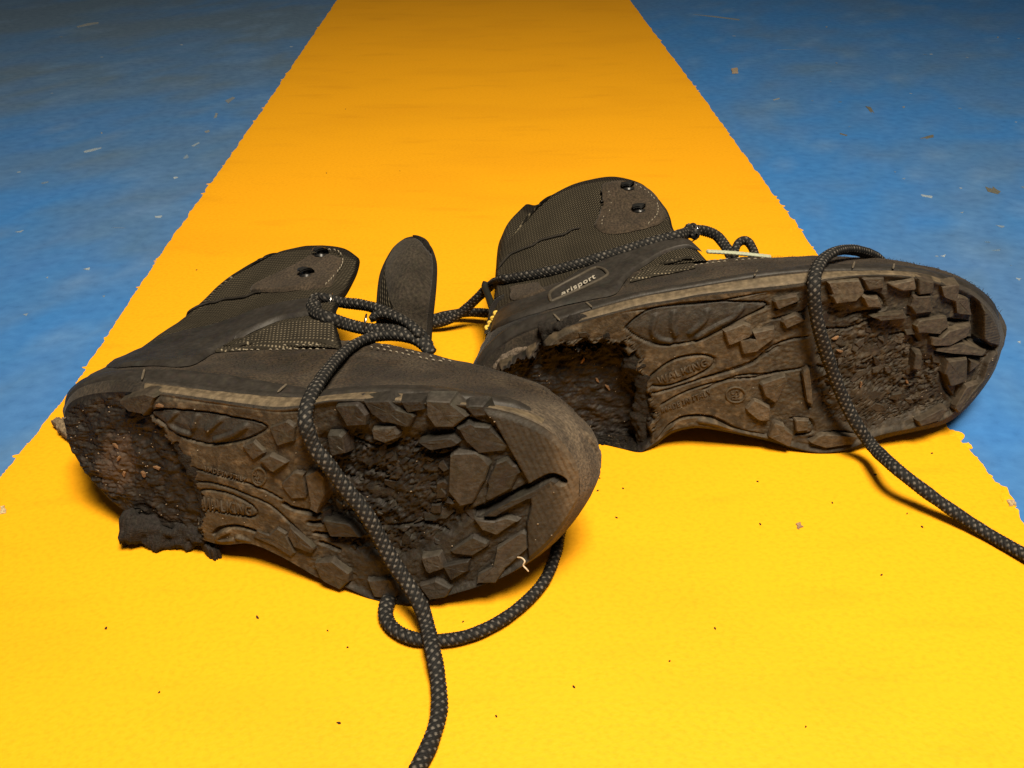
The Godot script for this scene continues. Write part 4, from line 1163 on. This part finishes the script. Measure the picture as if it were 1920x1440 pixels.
# thick ragged slab with a rough domed top
func crumbly(poly: PackedVector2Array, y0: float, h: float, tone: Color, to3: Callable) -> ArrayMesh:
	var ring := PackedVector2Array()
	var mid := Vector2.ZERO
	for p in poly:
		mid += p / poly.size()
	for i in poly.size():
		for k in 8:
			var q := poly[i].lerp(poly[(i + 1) % poly.size()], k / 8.0)
			var w := fine.get_noise_2d(q.x * 500.0, q.y * 500.0) * 0.0016 + fine.get_noise_2d(q.x * 1500.0, q.y * 1500.0) * 0.0007
			ring.append(q + (q - mid).normalized() * w)
	var m := ring.size()
	var lv := [[1.0, 0.0], [1.02, 0.35], [1.0, 0.7], [0.95, 0.92], [0.85, 1.0], [0.7, 1.0], [0.55, 1.0], [0.4, 1.0], [0.25, 1.0], [0.1, 1.0], [0.02, 1.0]]
	var v := PackedVector3Array()
	var c := PackedColorArray()
	for l in lv:
		for q in ring:
			var p: Vector2 = mid.lerp(q, l[0])
			var n := fine.get_noise_2d(p.x * 260.0 + 5.0, p.y * 260.0) * 0.3 + fine.get_noise_2d(p.x * 900.0, p.y * 900.0) * 0.16
			v.append(to3.call(p, y0 + h * l[1] * (1.0 + n)))
			c.append(tone * (1.0 + n * 0.9))
	var idx := grid_indices(m, lv.size(), 0, false, true)
	var vol := 0.0
	for k in range(0, idx.size(), 3):
		vol += (v[idx[k]] - v[0]).dot((v[idx[k + 2]] - v[0]).cross(v[idx[k + 1]] - v[0]))
	if vol < 0.0:
		idx = grid_indices(m, lv.size(), 0, true, true)
	return smooth_mesh(v, idx, c)


# ---------------------------------------------------------------- outsole
func build_outsole(D: Dictionary, boot: Node3D, floor_at: Callable, is_left: bool) -> void:
	var ns := 400
	var nt := 170
	var top := list3(D.rows[0])
	var low := list3(D.under)
	var s0 := maxf(top[0].x, low[0].x)
	var s1 := minf(top[top.size() - 1].x, low[low.size() - 1].x)
	for p in low:
		s1 = maxf(s1, p.x)
		s0 = minf(s0, p.x)
	var tops := resample(top, 600)
	var lows := resample(low, 600)
	var v := PackedVector3Array()
	v.resize(ns * nt)
	var c := PackedColorArray()
	c.resize(ns * nt)
	var hgt := PackedFloat32Array()
	hgt.resize(ns * nt)
	var kind := PackedFloat32Array()
	kind.resize(ns * nt)
	var flat := PackedVector2Array()
	flat.resize(ns * nt)
	var edge := PackedFloat32Array()
	edge.resize(ns * nt)
	var edge_u := PackedFloat32Array()
	edge_u.resize(ns * nt)
	var heel := list2(D.heel_poly)
	var torn := list2(D.torn_poly)
	var lens := list2(D.lens)
	var bumper := list2(D.bumper)
	var slotted := PackedFloat32Array()
	slotted.resize(ns * nt)
	var heel_deep := 0.0045 if is_left else 0.0150
	var dirs := Vector2(0.42, -0.9).normalized()
	for i in ns:
		# columns crowd towards both ends so that the rounded ends stay smooth
		var x := float(i) / (ns - 1)
		var fx := lerpf(x, 0.5 - 0.5 * cos(PI * x), 0.6)
		var s := lerpf(s0 + 0.0002, s1 - 0.0002, fx)
		var a := at_s(tops, s)
		var b := at_s(lows, s)
		for j in nt:
			var y := float(j) / (nt - 1)
			var fy := lerpf(y, 0.5 - 0.5 * cos(PI * y), 0.35)
			var t := lerpf(b.y, a.y, fy)
			var k := i * nt + j
			var p := Vector2(s, t)
			flat[k] = p
			var ds := minf(minf(a.y - t, t - b.y), minf(s - s0, s1 - s) * 1.5)
			edge[k] = ds
			edge_u[k] = lerpf(b.z, a.z, fy)
			var h := 0.0
			var n1 := fine.get_noise_2d(s * 90.0, t * 90.0)
			var n2 := fine.get_noise_2d(s * 380.0, t * 380.0)
			var n3 := fine.get_noise_2d(s * 1100.0, t * 1100.0)
			var dh := poly_distance(p, heel) + n1 * 0.0045 + (n2 * 0.0024 + n3 * 0.0006) * (1.0 if is_left else 0.5)
			var dt := poly_distance(p, torn) + n1 * 0.0020
			var dl := poly_distance(p, lens)
			var db := poly_distance(p, bumper) if s > 0.19 else -1.0
			var cap := smoothstep(-0.0006, 0.0010, db)
			slotted[k] = cap
			var worn := 0.0
			# forefoot sits lower between the lugs
			var fore := smoothstep(0.128, 0.150, s) * (1.0 - cap)
			h -= fore * 0.0016
			h += (n1 * 0.0004 + n2 * 0.00012) * (1.0 - cap)
			if dt > -0.003:
				var f := smoothstep(-0.003, 0.004, dt)
				worn = maxf(worn, f)
				var cr := crack.get_noise_2d(s * 80.0 + n1 * 1.0, t * 120.0 + n2 * 0.6)
				var fiss := clampf((cr + 0.97) * 9.0, 0.0, 1.0)
				# plates of rubber that have flaked off to different depths
				var plate := cells.get_noise_2d(s * 60.0 + n1 * 0.9, t * 95.0 + n2 * 0.4)
				var ridge := absf(broad.get_noise_2d(s * 70.0 + 11.0, t * 160.0))
				h += f * (-0.0024 + plate * 0.0013 + broad.get_noise_2d(s * 40.0, t * 60.0) * 0.0011 + n2 * 0.00014 + n3 * 0.00008 - (1.0 - fiss) * 0.0011 - (1.0 - smoothstep(0.0, 0.018, ridge)) * 0.0005) * (1.0 - cap)
			elif fore > 0.2 and dl < 0.0:
				h += (n2 * 0.0004 + n3 * 0.00012) * (1.0 - cap)
			if dl > 0.0:
				h = lerpf(h, -0.0007 + smoothstep(0.0, 0.009, dl) * 0.0012, smoothstep(0.0, 0.001, dl))
				worn = -1.0
			# torn heel: step down into ragged foam
			if dh > -0.0015:
				var f2 := smoothstep(-0.0012, 0.0028 if is_left else 0.0085, dh + (0.0 if is_left else n1 * 0.003 + n2 * 0.0012))
				worn = maxf(worn, f2)
				var pit := n1 * 0.0019 + n2 * 0.00045 + n3 * 0.0002 + fine.get_noise_2d(s * 90.0, t * 420.0) * 0.0006
				h = lerpf(h, -heel_deep + pit, f2)
			elif dh > -0.007 and not is_left:
				# crumbled rim of the hole
				h += (n2 * 0.0009 + n3 * 0.0003 - 0.0008) * smoothstep(-0.007, -0.001, dh)
				worn = maxf(worn, 0.7 * smoothstep(-0.007, -0.002, dh))
			hgt[k] = h
			kind[k] = worn + (10.0 if dh > 0.0005 else 0.0)
	# moulded lines and ribs
	for g in D.grooves:
		carve(hgt, flat, kind, list2(g[2]), g[0] * 0.0001 * 0.62, g[1] * 0.0001, ns, nt)
	for r in D.ribs:
		carve(hgt, flat, kind, list2(r), 0.00135, -0.0015, ns, nt)
	# fine ridges over the rubber toe cap
	for k in hgt.size():
		var p := flat[k]
		var toe := slotted[k]
		if toe > 0.0 and kind[k] < 0.5:
			var ph := (p.x * 0.93 + p.y * 0.36) * TAU / 0.0021 if is_left else p.y * TAU / 0.0016
			hgt[k] += toe * ((0.0014 if is_left else 0.0026) + sin(ph) * (0.00014 if is_left else 0.00007))
	for k in hgt.size():
		var p := flat[k]
		var lip := smoothstep(0.0, 0.0032, edge[k])
		var u := sole_level(p.x, is_left) + hgt[k]
		u = lerpf(edge_u[k], u, lip)
		v[k] = floor_at.call(Vector3(p.x, p.y, u))
		c[k] = sole_color(p, hgt[k], kind[k], is_left)
	part("outsole", smooth_mesh(v, grid_indices(nt, ns, 0, true), c), M.rubber, boot)
	# pale grit and wood splinters caught in the torn rubber
	var st := SurfaceTool.new()
	st.begin(Mesh.PRIMITIVE_TRIANGLES)
	var made := 0
	while made < 110:
		var k := rng.randi_range(0, v.size() - 1)
		if kind[k] < 0.2 and rng.randf() < 0.7 or edge[k] < 0.003:
			continue
		made += 1
		var box := BoxMesh.new()
		box.size = Vector3(rng.randf_range(0.25, 0.7), rng.randf_range(0.2, 0.5), 0.25) * 0.001
		st.append_from(box, 0, Transform3D(Basis.from_euler(Vector3(rng.randf(), rng.randf(), rng.randf() * 6.0)), v[k] + Vector3(0, 0, 0.0002)))
	var grit := part("grit", st.commit(), M.grit, boot)
	grit.set_meta("kind", "stuff")
	for q in D.chips:
		var p := Vector2(q[0], q[1]) * 0.0001
		var best := 0
		for k in flat.size():
			if flat[k].distance_squared_to(p) < flat[best].distance_squared_to(p):
				best = k
		var at: Vector3 = v[best]
		var turn := rng.randf() * TAU
		var wide := PackedVector2Array()
		for e in [Vector2(-1, -0.3), Vector2(0.2, -0.42), Vector2(1, -0.1), Vector2(0.9, 0.25), Vector2(-0.3, 0.4), Vector2(-0.9, 0.15)]:
			wide.append((e * rng.randf_range(0.0011, 0.0021)).rotated(turn))
		part("wood_splinter", slab(wide, -0.0003, 0.0012, Color(0.30, 0.17, 0.085) * rng.randf_range(0.6, 1.1), func(w: Vector2, y: float): return at + Vector3(w.x, w.y, y + 0.0004), 0.0001, 0.0002, 2), M.speck, boot)
	var wall := PackedVector3Array()
	for q in D.wall:
		var p := Vector2(q[0], q[1]) * 0.0001
		wall.append(Vector3(p.x, p.y, sole_level(p.x, is_left) - (0.0035 if is_left else 0.0065)))
	part("torn_edge", ragged_tube(wall, 0.0036 if is_left else 0.0052, Color(0.030, 0.0245, 0.019)), M.foam, boot)
	if not is_left:
		var hang := PackedVector3Array()
		for q in D.hang:
			hang.append(Vector3(q[0] * 0.0001, q[1] * 0.0001, -0.0050))
		part("torn_edge", ragged_tube(hang, 0.0040, Color(0.021, 0.0175, 0.0145)), M.foam, boot)
	# angular scraps of rubber still clinging to the worn forefoot
	var scraps := 0
	while scraps < 46:
		var k := rng.randi_range(0, v.size() - 1)
		if kind[k] < 0.25 or kind[k] > 1.5 or edge[k] < 0.006:
			continue
		scraps += 1
		var at: Vector3 = v[k]
		var turn := rng.randf() * TAU
		var wide := PackedVector2Array()
		var grow := rng.randf_range(0.0012, 0.0036)
		for q in 5:
			var ang := TAU * (q + rng.randf_range(-0.3, 0.3)) / 5.0
			wide.append(Vector2(cos(ang) * rng.randf_range(0.8, 1.7), sin(ang) * rng.randf_range(0.45, 0.9)).rotated(turn) * grow)
		var slope := Vector2(rng.randf_range(-0.35, 0.35), rng.randf_range(-0.35, 0.35))
		var shade := (Color(0.024, 0.0205, 0.0165) if is_left else Color(0.046, 0.0365, 0.0265)) * rng.randf_range(0.7, 1.6)
		part("rubber_fragment", slab(wide, -0.0025, 0.0025 + rng.randf_range(0.0004, 0.0015), shade, func(w: Vector2, y: float): return at + Vector3(w.x, w.y, y + slope.dot(w)), 0.0003, 0.0004, 1), M.rubber, boot)
	# separate tread lugs
	for l in D.lugs:
		var poly := list2(l)
		var mid := Vector2.ZERO
		for p in poly:
			mid += p / poly.size()
		var tone := Color(0.084, 0.066, 0.046) * rng.randf_range(0.7, 1.45)
		if is_left:
			tone = Color(0.043, 0.0375, 0.0305) * rng.randf_range(0.6, 1.5)
			if mid.x < 0.15:
				tone = Color(0.066, 0.053, 0.038) * rng.randf_range(0.8, 1.3)
		var lift := rng.randf_range(0.0004, 0.0019) if is_left else rng.randf_range(0.0010, 0.0026)
		if mid.x < 0.15:
			lift += 0.0006
		var to3 := func(p: Vector2, y: float): return Vector3(p.x, p.y, sole_level(p.x, is_left) + y)
		part("tread_lug", slab(poly, -0.006, 0.006 + lift, tone, to3, 0.0006, 0.0006, 1, 0.0018), M.rubber, boot)


func at_s(line: PackedVector3Array, s: float) -> Vector3:
	if s <= line[0].x:
		return line[0]
	for i in line.size() - 1:
		if line[i + 1].x >= s and line[i].x <= s and line[i + 1].x > line[i].x:
			return line[i].lerp(line[i + 1], (s - line[i].x) / (line[i + 1].x - line[i].x))
	return line[line.size() - 1]


func carve(hgt: PackedFloat32Array, flat: PackedVector2Array, kind: PackedFloat32Array, line: PackedVector2Array, w: float, d: float, ns: int, nt: int) -> void:
	# smooth the traced line first
	var raw := PackedVector3Array()
	for p in line:
		raw.append(Vector3(p.x, p.y, 0))
	var sm := resample(raw, maxi(12, line.size() * 4))
	var lo := Vector2(1, 1)
	var hi := Vector2(-1, -1)
	for p in sm:
		lo = lo.min(Vector2(p.x, p.y))
		hi = hi.max(Vector2(p.x, p.y))
	lo -= Vector2(w, w) * 2.0
	hi += Vector2(w, w) * 2.0
	for i in ns:
		var sx := flat[i * nt].x
		if sx < lo.x or sx > hi.x:
			continue
		for j in nt:
			var k := i * nt + j
			var p := flat[k]
			if p.y < lo.y or p.y > hi.y or kind[k] > 9.0:
				continue
			var best := 1e9
			for q in sm.size() - 1:
				var a := Vector2(sm[q].x, sm[q].y)
				var ab := Vector2(sm[q + 1].x, sm[q + 1].y) - a
				var f := clampf((p - a).dot(ab) / maxf(ab.length_squared(), 1e-14), 0.0, 1.0)
				best = minf(best, p.distance_squared_to(a + ab * f))
			best = sqrt(best)
			if best < w * 1.5:
				hgt[k] -= d * (1.0 - smoothstep(w * 0.45, w * 1.3, best))


func sole_color(p: Vector2, h: float, kind: float, is_left: bool) -> Color:
	var blot := broad.get_noise_2d(p.x * 45.0 + 2.0, p.y * 45.0) * 0.5 + 0.5
	var mud := broad.get_noise_2d(p.x * 110.0, p.y * 110.0 + 30.0) * 0.5 + 0.5
	var grit := fine.get_noise_2d(p.x * 900.0, p.y * 900.0)
	var mids := 1.0 - smoothstep(0.125, 0.165, p.x)
	var rub := Color(0.056, 0.046, 0.033).lerp(Color(0.085, 0.064, 0.040), mids * 0.75)
	rub = rub.lerp(Color(0.038, 0.031, 0.023), smoothstep(0.5, 0.75, blot) * 0.7)
	rub = rub.lerp(Color(0.150, 0.112, 0.070), smoothstep(0.56, 0.75, mud) * 0.6 * (0.4 + mids))
	if is_left and kind < 9.0:
		rub = rub.lerp(Color(0.030, 0.0268, 0.0225), (1.0 - mids) * 0.8)
	if kind > 9.0:
		rub = Color(0.0205, 0.0165, 0.0135) if is_left else Color(0.017, 0.0142, 0.012)
		rub = rub.lerp(Color(0.040, 0.030, 0.022), smoothstep(0.5, 0.8, mud))
		if is_left:
			# dried mud in the hollow of the heel
			var q := (p - Vector2(0.0385, 0.000)).rotated(0.5)
			var d := Vector2(q.x / 0.010, q.y / 0.017).length() + grit * 0.35 + (mud - 0.5)
			rub = rub.lerp(Color(0.120, 0.082, 0.058), 0.65 * (1.0 - smoothstep(0.6, 1.15, d)))
	elif kind < 0.0:
		rub = rub.lerp(Color(0.040, 0.036, 0.031), 0.85)
	elif kind > 0.0:
		var deep := Color(0.0185, 0.0155, 0.0125) if is_left else Color(0.040, 0.031, 0.021)
		var high := Color(0.034, 0.028, 0.0215) if is_left else Color(0.075, 0.056, 0.036)
		rub = rub.lerp(deep.lerp(high, smoothstep(0.4, 0.75, mud)), minf(kind, 1.0))
	# lighter scuffed rubber on the very tip of the toe
	if is_left:
		var tip := smoothstep(0.236, 0.250, p.x + p.y * 0.12)
		rub = rub.lerp(Color(0.170, 0.128, 0.085), tip * 0.8)
		var dark := smoothstep(0.222, 0.23, p.x + (p.y - 0.02) * 0.25) * (1.0 - tip)
		rub = rub.lerp(Color(0.050, 0.044, 0.036), dark * 0.8)
	else:
		rub = rub.lerp(Color(0.075, 0.062, 0.050), smoothstep(0.255, 0.265, p.x) * 0.7)
	return rub * (1.0 + grit * 0.25)


# ---------------------------------------------------------------- text and tubes
func lettering(boot: Node3D, words: String, quad: Array, depth: float, called: String, mat: Material, tone: Color, lift := 0.0) -> void:
	var font := SystemFont.new()
	font.font_names = PackedStringArray(["Droid Sans"])
	font.font_weight = 700
	var tm := TextMesh.new()
	tm.text = words
	tm.font = font
	tm.font_size = 32
	tm.pixel_size = 0.01
	tm.depth = 0.1
	tm.curve_step = 1.0
	var arr := tm.get_mesh_arrays()
	var src: PackedVector3Array = arr[Mesh.ARRAY_VERTEX]
	if src.is_empty():
		return
	var lo := Vector3.ONE * 1e9
	var hi := -lo
	for p in src:
		lo = lo.min(p)
		hi = hi.max(p)
	var out := PackedVector3Array()
	var c := PackedColorArray()
	var nrm: Vector3 = (quad[1] - quad[0]).cross(quad[3] - quad[0]).normalized()
	for p in src:
		var f := (p - lo) / (hi - lo)
		var base: Vector3 = quad[0].lerp(quad[1], f.x).lerp(quad[3].lerp(quad[2], f.x), f.y)
		out.append(base + nrm * (lift + f.z * depth))
		c.append(tone)
	var idx: PackedInt32Array = arr[Mesh.ARRAY_INDEX]
	var st := SurfaceTool.new()
	st.begin(Mesh.PRIMITIVE_TRIANGLES)
	for k in idx:
		st.set_color(c[k])
		st.add_vertex(out[k])
	st.generate_normals()
	part(called, st.commit(), mat, boot)


func tube(path: PackedVector3Array, r: float, sides: int, tone: Color, n: int) -> ArrayMesh:
	var q := resample(path, n)
	var v := PackedVector3Array()
	var c := PackedColorArray()
	var a := Vector3.ZERO
	for j in n:
		var d := (q[mini(j + 1, n - 1)] - q[maxi(j - 1, 0)]).normalized()
		if j == 0:
			a = d.cross(Vector3(0.3, 1, 0.2)).normalized()
		a = (a - d * a.dot(d)).normalized()
		var b := d.cross(a)
		var e := 0.3 if j == 0 or j == n - 1 else 1.0
		for i in sides:
			var ang := TAU * i / sides
			v.append(q[j] + (a * cos(ang) + b * sin(ang)) * r * e)
			c.append(tone)
	return smooth_mesh(v, grid_indices(sides, n, 0, false, true), c)


# ---------------------------------------------------------------- laces
func braid(path: PackedVector3Array, r: float) -> ArrayMesh:
	var length := 0.0
	for i in range(1, path.size()):
		length += path[i].distance_to(path[i - 1])
	var n := int(length / 0.00042)
	var q := resample(resample(path, maxi(path.size() * 6, 20)), n)
	var sides := 40
	var v := PackedVector3Array()
	var c := PackedColorArray()
	var a := Vector3.ZERO
	var z := 0.0
	var pitch := 0.00165
	for j in n:
		var d := (q[mini(j + 1, n - 1)] - q[maxi(j - 1, 0)]).normalized()
		if j == 0:
			a = d.cross(Vector3(0.3, 1, 0.2)).normalized()
		else:
			z += q[j].distance_to(q[j - 1])
		a = (a - d * a.dot(d)).normalized()
		var b := d.cross(a)
		var e := clampf(minf(j, n - 1 - j) / 4.0, 0.25, 1.0)
		for i in sides:
			var ang := TAU * i / sides
			var th := ang / TAU * 8.0
			var p := th + z / pitch
			var m := th - z / pitch
			var fp := fposmod(p, 1.0) - 0.5
			var fm := fposmod(m, 1.0) - 0.5
			var up := cos(fp * PI) * cos(fm * PI)
			var dot := int(floor(p)) % 2 == 0 and int(floor(m)) % 2 == 0
			var rr := r * e * (0.86 + 0.18 * up) * (1.0 + 0.09 * fine.get_noise_2d(z * 70.0, path.size() * 3.0)) * (1.0 - 0.13 * cos(ang * 2.0 + z * 14.0))
			v.append(q[j] + (a * cos(ang) + b * sin(ang)) * rr)
			var lite := smoothstep(0.12, 0.36, up) if dot else 0.0
			var w := fine.get_noise_2d(z * 900.0, ang * 9.0)
			var own := fposmod(sin(floor(p) * 12.99 + floor(m) * 78.23) * 4375.85, 1.0)
			c.append(Color(0.0105, 0.0092, 0.0082).lerp(Color(0.16, 0.145, 0.125), lite * (0.45 + 0.6 * own + 0.3 * w)))
	return smooth_mesh(v, grid_indices(sides, n, 0, false, true), c)


func build_laces() -> void:
	var r := 0.00295
	var one := thing("shoelace", "black speckled lace draped across the left boot's sole, trailing to the front of the stripe", "shoelace", "black speckled boot laces")
	part("trailing_end", braid(list3(LACES.left_end), r), M.lace, one)
	part("floor_loop", braid(list3(LACES.left_loop), r), M.lace, one)
	part("eyelet_strand", braid(list3(LACES.left_top), r), M.lace, one)
	part("crossing_strand", braid(list3(LACES.left_cross), r), M.lace, one)
	part("small_bight", braid(list3(LACES.left_small), r * 0.9), M.lace, one)
	var two := thing("shoelace", "black speckled lace along the right boot's side, hanging over its sole to the right", "shoelace", "black speckled boot laces")
	part("side_strand", braid(list3(LACES.right_side), r), M.lace, two)
	part("floor_strand", braid(list3(LACES.right_back), r), M.lace, two)
	part("arched_strand", braid(list3(LACES.right_bow), r), M.lace, two)
	part("small_bight", braid(list3(LACES.right_bow2), r), M.lace, two)
	part("trailing_end", braid(list3(LACES.right_end), r), M.lace, two)
	# hardware that belongs to the boots
	var boots := [get_node("hiking_boot"), get_node("hiking_boot_001")]
	var b1: Node3D = boots[0]
	var b2: Node3D = boots[1]
	var inv1: Transform3D = b1.transform.affine_inverse()
	var inv2: Transform3D = b2.transform.affine_inverse()
	var pl := PackedVector3Array()
	for p in LACES.pull_loop:
		pl.append(inv2 * v3(p))
	part("heel_pull_loop", tube(pl, 0.0022, 10, Color(0.014, 0.012, 0.011), 50), M.lace, b2)
	eyelet_ring(b1, inv1 * v3(LACES.left_top[4]) + Vector3(-0.006, 0.000, 0.001), 0.0052)
	eyelet_ring(b1, inv1 * v3(LACES.left_small[0]) + Vector3(-0.003, 0.0, 0.001), 0.0045)
	eyelet_ring(b2, inv2 * v3(LACES.right_side[1]) + Vector3(0.0015, 0.000, 0.000), 0.0058)
	var ag := list3(RIGHT.aglet)
	part("pale_cord", ragged_cord(ag), M.aglet, b2)


func ragged_cord(p: PackedVector3Array) -> ArrayMesh:
	var n := 140
	var q := resample(p, n)
	var v := PackedVector3Array()
	var c := PackedColorArray()
	for j in n:
		var d := (q[mini(j + 1, n - 1)] - q[maxi(j - 1, 0)]).normalized()
		var a := d.cross(Vector3.UP).normalized()
		var b := a.cross(d)
		var e := sqrt(clampf(minf(j, n - 1 - j) / 5.0, 0.05, 1.0))
		for i in 12:
			var ang := TAU * i / 12.0
			var tw := 1.0 + 0.07 * cos(ang * 3.0 + j * 0.8)
			v.append(q[j] + (a * cos(ang) + b * sin(ang) * 0.55) * 0.0020 * e * tw)
			c.append(Color(0.42, 0.45, 0.33) * rng.randf_range(0.85, 1.1))
	return smooth_mesh(v, grid_indices(12, n, 0, false, true), c)


func eyelet_ring(boot: Node3D, at: Vector3, r: float) -> void:
	var t := TorusMesh.new()
	t.inner_radius = r - 0.0009
	t.outer_radius = r
	t.rings = 28
	t.ring_segments = 10
	var o := part("eyelet_ring", t, M.steel, boot)
	o.transform = Transform3D(Basis(Vector3.UP, deg_to_rad(25.0)) * Basis(Vector3.BACK, deg_to_rad(75.0)), at)


# ---------------------------------------------------------------- debris
func build_debris() -> void:
	var flat := func(p: Vector2, y: float): return Vector3(p.x, y, p.y)
	for a in FLOOR.crumbs:
		var p := Vector2(a[0], a[1]) * 0.0001
		var r := rng.randf_range(0.0003, 0.0006)
		var poly := PackedVector2Array()
		var turn := rng.randf() * TAU
		for k in 6:
			var ang := TAU * k / 6.0
			poly.append(p + (Vector2(cos(ang) * rng.randf_range(1.0, 1.9), sin(ang) * rng.randf_range(0.6, 1.1)) * r).rotated(turn))
		var o := part(numbered("rubber_crumb"), slab(poly, 0.0005, 0.0007, Color(0.05, 0.025, 0.018), flat, 0.0001, 0.0003, 2), M.speck, self)
		var where := "in the foreground of the yellow stripe, before the left boot"
		if p.y < -0.5:
			where = "far up the yellow stripe behind both boots"
		elif p.y < -0.37:
			where = "on the yellow stripe just behind the boots"
		elif p.x > 0.09:
			where = "on the yellow stripe in front of the right boot"
		elif p.x > 0.0:
			where = "on the yellow stripe to the right of the left boot's toe"
		tag(o, "tiny dark crumb " + where, "crumb", "dark crumbs " + where)
	var labels := ["small pinkish flake on the yellow stripe before the right boot", "tan speck on the blue floor beside the far stripe edge", "pale flake lying on the right stripe edge", "pale flake at the left border of the yellow stripe"]
	var tones := [Color(0.42, 0.27, 0.15), Color(0.45, 0.36, 0.26), Color(0.6, 0.45, 0.25), Color(0.7, 0.55, 0.3)]
	for k in FLOOR.flakes.size():
		var o := part(numbered("paint_flake"), slab(shrunk(list2(FLOOR.flakes[k]), 0.7), 0.0003, 0.0011, tones[k], flat, 0.0006, 0.0003, 3), M.speck, self)
		tag(o, labels[k], "flake", "loose flakes")
	var cr := part(numbered("rubber_chunk"), crumbly(list2(FLOOR.crumb_left), 0.001, 0.006, Color(0.042, 0.036, 0.031), flat), M.foam, self)
	tag(cr, "dark chunk of sole lying in front of the left boot beside its torn flap", "chunk")
